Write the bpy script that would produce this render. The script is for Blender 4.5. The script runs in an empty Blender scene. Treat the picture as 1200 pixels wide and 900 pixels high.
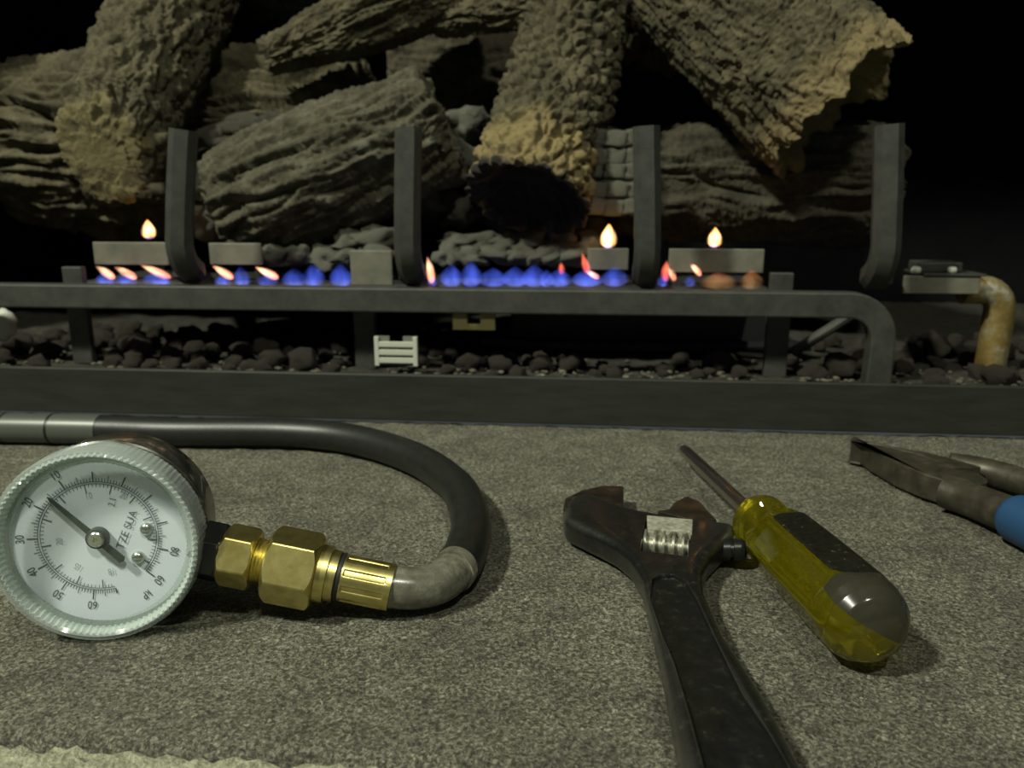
import bpy, bmesh, math, random
import numpy as np
from mathutils import Matrix, Vector

random.seed(7)
S = bpy.context.scene
COL = S.collection

# ------------------------------------------------------------------ camera
FPX = 942.0                                   # focal length in pixels of a 1200 px wide frame
PITCH, YAW, CAM_H = math.radians(13.4), math.radians(5.1), 0.15
cam_data = bpy.data.cameras.new('camera')
cam = bpy.data.objects.new('camera', cam_data)
COL.objects.link(cam)
cam.location = (0, 0, CAM_H)
cam.rotation_euler = (math.pi / 2 - PITCH, 0, YAW)
cam_data.sensor_width = 36
cam_data.lens = 36 * FPX / 1200
cam_data.clip_start = 0.005
cam_data.dof.use_dof = True
cam_data.dof.focus_distance = 0.285
cam_data.dof.aperture_fstop = 15
S.camera = cam

# ------------------------------------------------------------------ world, lamps, exposure
world = bpy.data.worlds.new('room'); S.world = world
world.use_nodes = True
bg = world.node_tree.nodes['Background']
bg.inputs[0].default_value = (0.88, 1.0, 0.98, 1)
bg.inputs[1].default_value = 0.06


def ceiling_lamp(loc, aim, power, size, color):
    l = bpy.data.lights.new('ceiling_lamp', 'AREA')
    l.shape = 'DISK'; l.size = size; l.energy = power; l.color = color
    o = bpy.data.objects.new('ceiling_lamp', l); COL.objects.link(o)
    o.location = loc
    o.rotation_euler = (Vector(aim) - Vector(loc)).to_track_quat('-Z', 'Y').to_euler()
    return o


LAMP = (1.0, 1.0, 0.83)
ceiling_lamp((-1.15, -0.55, 1.75), (0, 0.4, 0), 58, 0.16, LAMP)
ceiling_lamp((0.40, -0.75, 1.85), (0, 0.4, 0), 17, 0.16, LAMP)

vs = S.view_settings
vs.view_transform = 'Standard'; vs.look = 'None'; vs.gamma = 1; vs.use_curve_mapping = False
vs.exposure = 0.0
S.cycles.use_denoising = True

# ------------------------------------------------------------------ geometry helpers
_rz = lambda v: np.array([math.cos(YAW) * v[0] - math.sin(YAW) * v[1], math.sin(YAW) * v[0] + math.cos(YAW) * v[1], v[2]])
_f = _rz((0, math.cos(PITCH), -math.sin(PITCH))); _r = _rz((1, 0, 0)); _u = _rz((0, math.sin(PITCH), math.cos(PITCH)))
_C = np.array([0, 0, CAM_H])


def ray(u, v): return _f + _r * (u - 600) / FPX + _u * (450 - v) / FPX


def Pz(u, v, z):
    """photo point -> place on the level z"""
    d = ray(u, v); return _C + d * (z - CAM_H) / d[2]


def Py(u, v, Y):
    """photo point -> place in the upright plane Y"""
    d = ray(u, v); return _C + d * Y / d[1]


rs = np.random.RandomState(3)
_perm = np.concatenate([rs.permutation(256)] * 3)
_g = rs.normal(size=(256, 3)); _g /= np.linalg.norm(_g, axis=1)[:, None]
_cell = rs.rand(256, 3)


def perlin(p):
    p = np.asarray(p, float) + 1000.0
    i = np.floor(p).astype(int); f = p - i; i &= 255
    w = f * f * f * (f * (f * 6 - 15) + 10)
    out = 0
    for dx in (0, 1):
        for dy in (0, 1):
            for dz in (0, 1):
                h = _perm[_perm[_perm[(i[:, 0] + dx) & 255] + ((i[:, 1] + dy) & 255)] + ((i[:, 2] + dz) & 255)]
                g = _g[h]
                d = g[:, 0] * (f[:, 0] - dx) + g[:, 1] * (f[:, 1] - dy) + g[:, 2] * (f[:, 2] - dz)
                wx = w[:, 0] if dx else 1 - w[:, 0]
                wy = w[:, 1] if dy else 1 - w[:, 1]
                wz = w[:, 2] if dz else 1 - w[:, 2]
                out = out + d * wx * wy * wz
    return out * 1.5


def fbm(p, n=4, gain=0.5):
    o = 0; a = 1.0
    for k in range(n):
        o = o + a * perlin(p * (2 ** k) + 17.3 * k); a *= gain
    return o


def ridged(p, n=3):
    o = 0; a = 1.0; t = 0
    for k in range(n):
        o = o + a * (1 - np.abs(perlin(p * (2 ** k) + 9.1 * k)) * 2); t += a; a *= 0.5
    return o / t


def worley(p):
    """distance to the nearest and second nearest feature point"""
    p = np.asarray(p, float) + 1000.0
    i = np.floor(p).astype(int); f = p - i
    f1 = np.full(len(p), 9.0); f2 = np.full(len(p), 9.0)
    for dx in (-1, 0, 1):
        for dy in (-1, 0, 1):
            for dz in (-1, 0, 1):
                h = _perm[_perm[_perm[(i[:, 0] + dx) & 255] + ((i[:, 1] + dy) & 255)] + ((i[:, 2] + dz) & 255)]
                q = _cell[h] + np.array([dx, dy, dz]) - f
                d = np.sqrt((q * q).sum(1))
                n2 = np.minimum(f2, np.maximum(d, f1)); f1 = np.minimum(f1, d); f2 = n2
    return f1, f2


def sstep(a, b, x):
    t = np.clip((x - a) / (b - a), 0, 1); return t * t * (3 - 2 * t)


INV = {}


def link(name, me, mat, parent=None, smooth=True, origin=None):
    """link a mesh given in world coordinates; under a parent it is stored in the parent's frame"""
    o = bpy.data.objects.new(name, me); COL.objects.link(o)
    if mat is not None:
        for m in (mat if isinstance(mat, (list, tuple)) else [mat]):
            me.materials.append(m)
    if smooth:
        me.shade_smooth()
    if parent is not None:
        me.transform(INV[parent.name]); o.parent = parent; INV[o.name] = INV[parent.name]
    else:
        if origin is None:
            n = len(me.vertices); a = np.empty(n * 3, np.float32); me.vertices.foreach_get('co', a)
            a = a.reshape(-1, 3); lo, hi = a.min(0), a.max(0)
            origin = ((lo[0] + hi[0]) / 2, (lo[1] + hi[1]) / 2, lo[2])
        M = Matrix.Translation(Vector([float(c) for c in origin]))
        me.transform(M.inverted()); o.location = M.translation; INV[o.name] = M.inverted()
    return o


def empty(name, loc, rz=0.0):
    o = bpy.data.objects.new(name, None); COL.objects.link(o)
    o.empty_display_size = 0.01
    o.location = [float(c) for c in loc]; o.rotation_euler = (0, 0, rz)
    INV[o.name] = (Matrix.Translation(o.location) @ Matrix.Rotation(rz, 4, 'Z')).inverted()
    return o


def tag(o, label=None, cat=None, group=None, kind=None):
    if label: o['label'] = label
    if cat: o['category'] = cat
    if group: o['group'] = group
    if kind: o['kind'] = kind
    return o


def mesh_np(name, V, Q):
    me = bpy.data.meshes.new(name)
    V = np.asarray(V, np.float32); Q = np.asarray(Q, np.int32); k = Q.shape[1]
    me.vertices.add(len(V)); me.vertices.foreach_set('co', V.ravel())
    me.loops.add(Q.size); me.loops.foreach_set('vertex_index', Q.ravel())
    me.polygons.add(len(Q)); me.polygons.foreach_set('loop_start', np.arange(0, Q.size, k, dtype=np.int32))
    me.update(calc_edges=True); me.validate()
    return me


def grid_quads(nr, nc, wrap=True):
    r = np.arange(nr - 1)[:, None]; c = np.arange(nc if wrap else nc - 1)[None, :]
    c2 = (c + 1) % nc
    return np.stack([r * nc + c, r * nc + c2, (r + 1) * nc + c2, (r + 1) * nc + c], -1).reshape(-1, 4)


def bm_mesh(bm, name):
    bmesh.ops.recalc_face_normals(bm, faces=bm.faces)
    me = bpy.data.meshes.new(name); bm.to_mesh(me); bm.free(); return me


def add_box(bm, lo, hi, M=None):
    vs_ = [bm.verts.new((x, y, z)) for z in (lo[2], hi[2]) for y in (lo[1], hi[1]) for x in (lo[0], hi[0])]
    for f in ((0, 2, 3, 1), (4, 5, 7, 6), (0, 1, 5, 4), (2, 6, 7, 3), (0, 4, 6, 2), (1, 3, 7, 5)):
        bm.faces.new([vs_[i] for i in f])
    if M is not None: bmesh.ops.transform(bm, matrix=M, verts=vs_)
    return vs_


def bevel_all(bm, w, seg=2, ang=30):
    bmesh.ops.recalc_face_normals(bm, faces=bm.faces)
    es = [e for e in bm.edges if len(e.link_faces) == 2 and e.calc_face_angle(0) > math.radians(ang)]
    bmesh.ops.bevel(bm, geom=es, offset=w, segments=seg, profile=0.5, affect='EDGES', clamp_overlap=True)


def box_obj(name, lo, hi, mat, parent=None, bev=0.0, seg=2, M=None):
    bm = bmesh.new(); add_box(bm, lo, hi, M)
    if bev: bevel_all(bm, bev, seg)
    return link(name, bm_mesh(bm, name), mat, parent, smooth=False)


def add_prism(bm, bottom, top):
    """closed prism between two matching rings of points"""
    a = [bm.verts.new(tuple(map(float, p))) for p in bottom]; b = [bm.verts.new(tuple(map(float, p))) for p in top]
    n = len(a)
    bm.faces.new(a[::-1]); bm.faces.new(b)
    for i in range(n):
        bm.faces.new((a[i], a[(i + 1) % n], b[(i + 1) % n], b[i]))


def frame(axis):
    z = np.asarray(axis, float); z = z / np.linalg.norm(z)
    x = np.cross((0, 0, 1), z)
    if np.linalg.norm(x) < 1e-3: x = np.array((1.0, 0, 0))
    x /= np.linalg.norm(x); y = np.cross(z, x)
    return x, y, z


def lathe(name, o, axis, prof, mat, parent=None, n=48, radf=None, smooth=True, closed=False, auto=None, fill=True):
    """prof: list of (distance along axis, radius); radf(angle array, t) scales radius"""
    x, y, z = frame(axis); a = np.linspace(0, 2 * math.pi, n, endpoint=False)
    V = []
    for k, (t, r) in enumerate(prof):
        rr = np.full(n, float(r)) if radf is None else r * radf(a, t)
        V.append(np.asarray(o)[None] + z[None] * t + (np.cos(a) * rr)[:, None] * x + (np.sin(a) * rr)[:, None] * y)
    V = np.concatenate(V); Q = grid_quads(len(prof), n)
    if closed:
        m = len(prof)
        c = np.arange(n); c2 = (c + 1) % n
        Q = np.concatenate([Q, np.stack([(m - 1) * n + c, (m - 1) * n + c2, c2, c], -1)])
    me = mesh_np(name, V, Q)
    bm = bmesh.new(); bm.from_mesh(me)
    bmesh.ops.remove_doubles(bm, verts=bm.verts, dist=1e-7)
    if not closed and fill:
        bnd = [e for e in bm.edges if e.is_boundary]
        if bnd: bmesh.ops.holes_fill(bm, edges=bnd, sides=0)
    bmesh.ops.recalc_face_normals(bm, faces=bm.faces)
    bm.to_mesh(me); bm.free()
    ob = link(name, me, mat, parent, smooth)
    if smooth: me.set_sharp_from_angle(angle=math.radians(auto or 38))
    return ob


def spline(pts, n):
    """Catmull-Rom through pts, resampled to n even steps"""
    P = np.asarray(pts, float)
    P = np.vstack([2 * P[0] - P[1], P, 2 * P[-1] - P[-2]])
    out = []
    for i in range(1, len(P) - 2):
        t = np.linspace(0, 1, 40, endpoint=False)[:, None]
        a, b, c, d = P[i - 1], P[i], P[i + 1], P[i + 2]
        out.append(0.5 * (2 * b + (c - a) * t + (2 * a - 5 * b + 4 * c - d) * t ** 2 + (3 * b - a - 3 * c + d) * t ** 3))
    out = np.vstack(out + [P[-2][None]])
    L = np.concatenate([[0], np.cumsum(np.linalg.norm(np.diff(out, axis=0), axis=1))])
    s = np.linspace(0, L[-1], n)
    return np.stack([np.interp(s, L, out[:, k]) for k in range(out.shape[1])], -1), L[-1]


def frames_along(P):
    T = np.gradient(P, axis=0); T /= np.linalg.norm(T, axis=1)[:, None]
    x, y, _ = frame(T[0]); X = [x]
    for i in range(1, len(P)):
        v = X[-1] - T[i] * (X[-1] @ T[i]); X.append(v / np.linalg.norm(v))
    X = np.array(X); return T, X, np.cross(T, X)


def tube(name, pts, rad, mat, parent=None, n=24, m=80, square=False, radf=None, cap=True, raw=False):
    P, L = (spline(pts, m) if not raw else (np.asarray(pts, float), 1))
    m = len(P)
    T, X, Y = frames_along(P)
    if square:
        b = 0.52
        ring = np.array([(1, -b), (1, b), (b, 1), (-b, 1), (-1, b), (-1, -b), (-b, -1), (b, -1)], float); n = 8
    else:
        a = np.linspace(0, 2 * math.pi, n, endpoint=False); ring = np.stack([np.cos(a), np.sin(a)], -1)
    V = []
    for k in range(m):
        R = rad if radf is None else rad * radf(k / (m - 1))
        V.append(P[k] + R * (ring[:, :1] * X[k] + ring[:, 1:] * Y[k]))
    V = np.concatenate(V); Q = grid_quads(m, n)
    me = mesh_np(name, V, Q)
    if cap:
        bm = bmesh.new(); bm.from_mesh(me)
        bmesh.ops.holes_fill(bm, edges=[e for e in bm.edges if e.is_boundary], sides=0)
        bmesh.ops.recalc_face_normals(bm, faces=bm.faces); bm.to_mesh(me); bm.free()
    o = link(name, me, mat, parent, True)
    me.set_sharp_from_angle(angle=math.radians(35))
    return o


def boolean(me, cutters):
    """mesh minus the cutter meshes, baked"""
    o = bpy.data.objects.new('tmp', me); COL.objects.link(o); cs = []
    for c in cutters:
        co = bpy.data.objects.new('tmp_cut', c); COL.objects.link(co); cs.append(co)
        md = o.modifiers.new('b', 'BOOLEAN'); md.operation = 'DIFFERENCE'; md.object = co; md.solver = 'EXACT'
    dg = bpy.context.evaluated_depsgraph_get(); dg.update()
    out = bpy.data.meshes.new_from_object(o.evaluated_get(dg))
    for q in [o] + cs: bpy.data.objects.remove(q)
    return out


def bevel_mesh(me, w, seg=3, ang=30):
    o = bpy.data.objects.new('tmp', me); COL.objects.link(o)
    md = o.modifiers.new('b', 'BEVEL'); md.width = w; md.segments = seg; md.limit_method = 'ANGLE'; md.angle_limit = math.radians(ang)
    md.harden_normals = False
    dg = bpy.context.evaluated_depsgraph_get(); dg.update()
    out = bpy.data.meshes.new_from_object(o.evaluated_get(dg))
    bpy.data.objects.remove(o)
    return out


# ------------------------------------------------------------------ materials
def mat(name, color=(.5, .5, .5), rough=.5, metal=0.0, **kw):
    m = bpy.data.materials.new(name); m.use_nodes = True
    b = m.node_tree.nodes['Principled BSDF']
    b.inputs['Base Color'].default_value = (*color, 1); b.inputs['Roughness'].default_value = rough
    b.inputs['Metallic'].default_value = metal
    for k, v in kw.items(): b.inputs[k.replace('_', ' ')].default_value = v
    return m


def nn(m, t, **kw):
    n = m.node_tree.nodes.new(t)
    for k, v in kw.items(): setattr(n, k, v)
    return n


def noise_color(m, stops, scale, detail=6, coord='Object', rough=0.6, stretch=None, dist=0.0):
    """noise -> colour ramp -> base colour"""
    nt = m.node_tree; L = nt.links; b = nt.nodes['Principled BSDF']
    tc = nn(m, 'ShaderNodeTexCoord'); src = tc.outputs[coord]
    if stretch:
        mp = nn(m, 'ShaderNodeMapping'); mp.inputs['Scale'].default_value = stretch
        L.new(src, mp.inputs['Vector']); src = mp.outputs[0]
    n = nn(m, 'ShaderNodeTexNoise'); n.inputs['Scale'].default_value = scale; n.inputs['Detail'].default_value = detail
    n.inputs['Roughness'].default_value = rough; n.inputs['Distortion'].default_value = dist
    L.new(src, n.inputs['Vector'])
    cr = nn(m, 'ShaderNodeValToRGB'); el = cr.color_ramp.elements
    while len(el) < len(stops): el.new(0.5)
    for e, (p, c) in zip(el, stops): e.position = p; e.color = (*c, 1)
    L.new(n.outputs['Fac'], cr.inputs[0]); L.new(cr.outputs[0], b.inputs['Base Color'])
    return src, n, cr


def bump(m, src, scale, strength, dist=0.001, detail=5, prev=None, rough=0.6):
    nt = m.node_tree; L = nt.links
    n = nn(m, 'ShaderNodeTexNoise'); n.inputs['Scale'].default_value = scale; n.inputs['Detail'].default_value = detail
    n.inputs['Roughness'].default_value = rough
    L.new(src, n.inputs['Vector'])
    bp = nn(m, 'ShaderNodeBump'); bp.inputs['Strength'].default_value = strength; bp.inputs['Distance'].default_value = dist
    L.new(n.outputs['Fac'], bp.inputs['Height'])
    if prev: L.new(prev.outputs[0], bp.inputs['Normal'])
    L.new(bp.outputs[0], nt.nodes['Principled BSDF'].inputs['Normal'])
    return bp


def mix_spots(m, cr, src, scale, lo, hi, color, detail=2):
    """sharp-edged spots of another colour on top of the ramp"""
    nt = m.node_tree; L = nt.links; b = nt.nodes['Principled BSDF']
    n = nn(m, 'ShaderNodeTexNoise'); n.inputs['Scale'].default_value = scale; n.inputs['Detail'].default_value = detail
    L.new(src, n.inputs['Vector'])
    mr = nn(m, 'ShaderNodeMapRange'); mr.inputs[1].default_value = lo; mr.inputs[2].default_value = hi
    L.new(n.outputs['Fac'], mr.inputs[0])
    mx = nn(m, 'ShaderNodeMix', data_type='RGBA'); L.new(mr.outputs[0], mx.inputs[0])
    L.new(cr.outputs[0] if hasattr(cr, 'color_ramp') else cr.outputs[2], mx.inputs[6]); mx.inputs[7].default_value = (*color, 1)
    L.new(mx.outputs[2], b.inputs['Base Color'])
    return mx


# stone of the hearth: dark grey, crystalline, speckled
m_stone = mat('hearth_stone', rough=.62)
src, n, cr = noise_color(m_stone, [(.40, (.026, .025, .017)), (.475, (.082, .079, .054)), (.53, (.155, .151, .108)), (.62, (.34, .335, .25))], 760, 9, rough=.76, dist=.6)
mx = mix_spots(m_stone, cr, src, 420, .67, .71, (.34, .34, .25), 3)
mx = mix_spots(m_stone, mx, src, 600, .32, .28, (.022, .021, .015), 3)
_L = m_stone.node_tree.links
_n = nn(m_stone, 'ShaderNodeTexNoise'); _n.inputs['Scale'].default_value = 34; _n.inputs['Detail'].default_value = 6; _n.inputs['Roughness'].default_value = .7
_L.new(src, _n.inputs['Vector'])
_m = nn(m_stone, 'ShaderNodeMapRange'); _m.inputs[1].default_value = .32; _m.inputs[2].default_value = .68; _m.inputs[3].default_value = .62; _m.inputs[4].default_value = 1.3
_L.new(_n.outputs['Fac'], _m.inputs[0])
_x = nn(m_stone, 'ShaderNodeMix', data_type='RGBA', blend_type='MULTIPLY'); _x.inputs[0].default_value = 1
_L.new(mx.outputs[2], _x.inputs[6]); _L.new(_m.outputs[0], _x.inputs[7]); _L.new(_x.outputs[2], m_stone.node_tree.nodes['Principled BSDF'].inputs['Base Color'])
b1 = bump(m_stone, src, 420, .9, .0018, 9, rough=.8)
bump(m_stone, src, 1500, .5, .0008, 4, b1)
m_mortar = mat('mortar', rough=.9)
src, n, cr = noise_color(m_mortar, [(.33, (.06, .058, .036)), (.45, (.25, .252, .165)), (.62, (.48, .49, .34))], 330, 10, rough=.8, dist=.8)
bump(m_mortar, src, 450, 1.0, .003, 8)
m_floor = mat('room_floor', (.06, .055, .045), .8)
m_soot = mat('soot_black_steel', (.003, .0035, .004), .9, Specular_IOR_Level=.15)
src, n, cr = noise_color(m_soot, [(.3, (.0018, .0026, .003)), (.7, (.004, .005, .0052))], 40, 6)
m_lip = mat('painted_black_steel', (.021, .021, .017), .5)
src, n, cr = noise_color(m_lip, [(.3, (.012, .0135, .0095)), (.7, (.022, .0235, .017))], 35, 6, stretch=(1, 6, 6))
bump(m_lip, src, 400, .08, .0005)
m_dust = mat('dusty_firebox_floor', rough=.95)
src, n, cr = noise_color(m_dust, [(.3, (.010, .0092, .006)), (.55, (.024, .022, .014)), (.75, (.060, .056, .037))], 120, 8, rough=.7)
bump(m_dust, src, 500, .7, .002)
m_iron = mat('cast_iron', rough=.55, metal=.0)
src, n, cr = noise_color(m_iron, [(.3, (.020, .0215, .0175)), (.5, (.033, .0345, .028)), (.72, (.048, .049, .039))], 90, 8, rough=.7)
bump(m_iron, src, 700, .25, .0006)
m_plate = mat('burner_plate_steel', rough=.55, metal=.0)
src, n, cr = noise_color(m_plate, [(.3, (.075, .075, .056)), (.5, (.12, .118, .088)), (.7, (.16, .155, .12))], 45, 6)
m_dark = mat('dark_burner_pan', (.012, .012, .011), .7)
m_rock = mat('lava_rock', rough=.95)
src, n, cr = noise_color(m_rock, [(.3, (.011, .0085, .0045)), (.55, (.028, .0225, .012)), (.75, (.075, .063, .036))], 130, 6, rough=.7)
bump(m_rock, src, 450, .9, .002)
m_chip = mat('pale_gravel', rough=.95)
noise_color(m_chip, [(.3, (.03, .028, .02)), (.6, (.10, .095, .065)), (.8, (.26, .25, .19))], 90, 3)
m_white = mat('white_ceramic', (.42, .44, .36), .6)
m_brass = mat('brass', rough=.36, metal=1.0)
src, n, cr = noise_color(m_brass, [(.3, (.46, .39, .12)), (.55, (.66, .58, .22)), (.8, (.74, .67, .32))], 130, 6)
bump(m_brass, src, 900, .06, .0003)
m_oldbrass = mat('corroded_brass', rough=.5, metal=.55)
src, n, cr = noise_color(m_oldbrass, [(.3, (.16, .11, .03)), (.5, (.26, .19, .06)), (.58, (.30, .26, .14)), (.66, (.45, .43, .33))], 75, 6)
m_olive = mat('dull_brass_clip', (.30, .27, .11), .5, .3)
m_rubber = mat('black_rubber', rough=.42)
src, n, cr = noise_color(m_rubber, [(.3, (.0065, .0075, .0058)), (.7, (.013, .0145, .0115))], 220, 6)
bump(m_rubber, src, 700, .15, .0005)
m_blackhex = mat('black_plastic_nut', (.008, .009, .008), .3)
m_oring = mat('black_oring', (.012, .012, .011), .5)
m_sleeve = mat('grey_translucent_sleeve', (.24, .235, .18), .25, Coat_Weight=.5)
src, n, cr = noise_color(m_sleeve, [(.36, (.075, .074, .054)), (.5, (.125, .123, .092)), (.64, (.22, .22, .165))], 90, 8, rough=.75, stretch=(1, 1, 1))
bump(m_sleeve, src, 250, .12, .0006)
m_bandmetal = mat('hose_band_metal', (.085, .095, .08), .35, .3)

m_case = mat('gauge_case', rough=.3)
src, n, cr = noise_color(m_case, [(.3, (.012, .012, .010)), (.52, (.030, .030, .022)), (.62, (.12, .12, .09)), (.8, (.25, .25, .19))], 70, 8, rough=.7, stretch=(1, 1, 1))
m_case.node_tree.nodes['Principled BSDF'].inputs['Coat Weight'].default_value = .4
m_dial = mat('dial_white', (.82, .87, .94), .55)
m_print = mat('dial_ink', (.09, .11, .105), .7)
m_faint = mat('dial_ink_faint', (.42, .48, .47), .7)
m_needle = mat('needle_paint', (.055, .07, .062), .5)
m_rivet = mat('steel_rivet', (.55, .58, .53), .25, .9)
m_rack = mat('worn_steel', (.36, .36, .29), .42, .25)
src, n, cr = noise_color(m_rack, [(.3, (.16, .16, .12)), (.55, (.36, .36, .28)), (.75, (.50, .50, .41))], 420, 6)
m_knurl = mat('steel_worm', rough=.33, metal=.8)
noise_color(m_knurl, [(.3, (.22, .22, .17)), (.6, (.48, .48, .38)), (.8, (.62, .62, .52))], 500, 5)


def glass_thin(name, tint, gloss_rough, fr=1.45):
    m = bpy.data.materials.new(name); m.use_nodes = True; nt = m.node_tree
    nt.nodes.clear(); L = nt.links
    out = nn(m, 'ShaderNodeOutputMaterial'); t = nn(m, 'ShaderNodeBsdfTransparent'); g = nn(m, 'ShaderNodeBsdfGlossy')
    t.inputs[0].default_value = (*tint, 1); g.inputs['Roughness'].default_value = gloss_rough
    lw = nn(m, 'ShaderNodeLayerWeight'); pw = nn(m, 'ShaderNodeMath', operation='POWER'); pw.inputs[1].default_value = 4
    f = nn(m, 'ShaderNodeMath', operation='MULTIPLY_ADD'); f.inputs[1].default_value = .6; f.inputs[2].default_value = .035
    L.new(lw.outputs['Facing'], pw.inputs[0]); L.new(pw.outputs[0], f.inputs[0])
    mx = nn(m, 'ShaderNodeMixShader'); L.new(f.outputs[0], mx.inputs[0]); L.new(t.outputs[0], mx.inputs[1]); L.new(g.outputs[0], mx.inputs[2])
    L.new(mx.outputs[0], out.inputs[0])
    return m


m_lens = glass_thin('clear_window', (.94, .97, .96), .04)
def clear_plastic(name, color, clear, rough):
    m = mat(name, color, rough); nt = m.node_tree; L = nt.links
    t = nn(m, 'ShaderNodeBsdfTransparent'); t.inputs[0].default_value = (.95, .98, .96, 1); mx = nn(m, 'ShaderNodeMixShader'); mx.inputs[0].default_value = clear
    L.new(nt.nodes['Principled BSDF'].outputs[0], mx.inputs[1]); L.new(t.outputs[0], mx.inputs[2]); L.new(mx.outputs[0], nt.nodes['Material Output'].inputs[0])
    return m


m_bezel = clear_plastic('clear_plastic_ring', (.50, .56, .53), .62, .10)
m_shaft = mat('chrome_shaft', (.52, .47, .42), .27, 1.0)
m_amber = mat('amber_acetate', (.52, .47, .016), .06, Transmission_Weight=.93, IOR=1.47)
m_panel = mat('black_grip_paint', rough=.25)
noise_color(m_panel, [(.3, (.006, .006, .004)), (.66, (.012, .012, .008)), (.72, (.10, .10, .07))], 420, 3)
m_black = mat('black_oxide_steel', rough=.30, metal=.0, Coat_Weight=.4, Coat_Roughness=.16)
src, n, cr = noise_color(m_black, [(.3, (.0035, .004, .0038)), (.56, (.0075, .0082, .0072)), (.64, (.019, .019, .014)), (.72, (.10, .095, .068))], 190, 10, rough=.78)
bump(m_black, src, 330, .42, .0009, 8)
_L = m_black.node_tree.links; _g2 = nn(m_black, 'ShaderNodeNewGeometry'); _m = nn(m_black, 'ShaderNodeMapRange')      # edges lightened: rubbed wear, with the rim highlights painted into the colour
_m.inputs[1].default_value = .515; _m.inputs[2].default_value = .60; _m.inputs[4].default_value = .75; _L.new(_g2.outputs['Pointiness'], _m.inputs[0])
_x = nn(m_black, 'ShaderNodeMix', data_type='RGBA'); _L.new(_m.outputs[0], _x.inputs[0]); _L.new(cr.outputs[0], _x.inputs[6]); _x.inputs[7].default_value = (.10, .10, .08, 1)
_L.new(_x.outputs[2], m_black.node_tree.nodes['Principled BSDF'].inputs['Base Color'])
m_brownjaw = mat('worn_brown_steel', rough=.28, metal=.3)
src, n, cr = noise_color(m_brownjaw, [(.35, (.014, .012, .009)), (.6, (.034, .024, .015)), (.78, (.09, .05, .028))], 120, 6)
bump(m_brownjaw, src, 500, .15, .0005)
m_plier = mat('plier_steel', rough=.45, metal=.4)
src, n, cr = noise_color(m_plier, [(.3, (.028, .025, .016)), (.55, (.060, .053, .036)), (.75, (.11, .10, .07))], 110, 7)
bump(m_plier, src, 450, .15, .0005)
m_blue = mat('blue_grip', (.014, .055, .13), .5)


def bark_mat(name, stops, tip=None, scale=55, char=None):
    """bark colours; tip=(from, to, colour) peels to bare wood, char=(from, to) burns black along the log"""
    m = mat(name, rough=.95)
    src, n, cr = noise_color(m, stops, scale, 8, rough=.7)
    nt = m.node_tree; L = nt.links; b = nt.nodes['Principled BSDF']
    last = cr.outputs[0]
    at = nn(m, 'ShaderNodeAttribute', attribute_name='along')
    nz = nn(m, 'ShaderNodeTexNoise'); nz.inputs['Scale'].default_value = 45; nz.inputs['Detail'].default_value = 5
    L.new(src, nz.inputs['Vector'])
    ad = nn(m, 'ShaderNodeMath', operation='MULTIPLY_ADD'); ad.inputs[1].default_value = .22
    L.new(nz.outputs['Fac'], ad.inputs[0]); L.new(at.outputs['Fac'], ad.inputs[2])
    for spec in [q for q in (tip, char) if q]:
        mr = nn(m, 'ShaderNodeMapRange'); mr.inputs[1].default_value = spec[0] + .11; mr.inputs[2].default_value = spec[1] + .11
        L.new(ad.outputs[0], mr.inputs[0])
        mx = nn(m, 'ShaderNodeMix', data_type='RGBA'); L.new(mr.outputs[0], mx.inputs[0])
        L.new(last, mx.inputs[6]); mx.inputs[7].default_value = (*spec[2], 1); last = mx.outputs[2]
    L.new(last, b.inputs['Base Color'])
    bump(m, src, 260, .8, .002, 6, rough=.7)
    return m


OAK = [(.28, (.023, .0195, .0085)), (.46, (.053, .046, .0225)), (.60, (.087, .077, .040)), (.8, (.145, .131, .074))]
m_bark = bark_mat('bark_oak', OAK)
m_barkdark = bark_mat('bark_dark', [(.3, (.028, .025, .014)), (.5, (.055, .048, .027)), (.7, (.09, .082, .05))])
m_barkash = bark_mat('bark_ashy', [(.3, (.028, .0245, .013)), (.5, (.060, .054, .031)), (.72, (.125, .12, .085))])
m_bark_tan = bark_mat('bark_tan_tip', OAK, tip=(.83, .94, (.155, .122, .055)))
m_bark_char = bark_mat('bark_burnt_tip', OAK, tip=(.80, .86, (.175, .138, .057)), char=(.955, 1.0, (.012, .011, .010)))
m_bark_end = bark_mat('bark_sawn_end', OAK, tip=(.985, 1.0, (.125, .105, .045)))
m_ashy_left = bark_mat('bark_white_ash_end', [(.3, (.025, .022, .013)), (.5, (.048, .043, .026)), (.7, (.085, .078, .05))])
m_ember = mat('pale_ember_wool', rough=.95)
src, n, cr = noise_color(m_ember, [(.32, (.035, .034, .022)), (.47, (.115, .115, .082)), (.6, (.30, .31, .24)), (.75, (.42, .44, .36))], 95, 7, rough=.7)
bump(m_ember, src, 380, .9, .002)

m_ash = mat('mottled_ash', rough=.95)
src, n, cr = noise_color(m_ash, [(.34, (.030, .026, .015)), (.5, (.068, .061, .038)), (.62, (.15, .145, .11)), (.74, (.30, .30, .25))], 110, 8, rough=.75)
bump(m_ash, src, 380, .9, .002)
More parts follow.
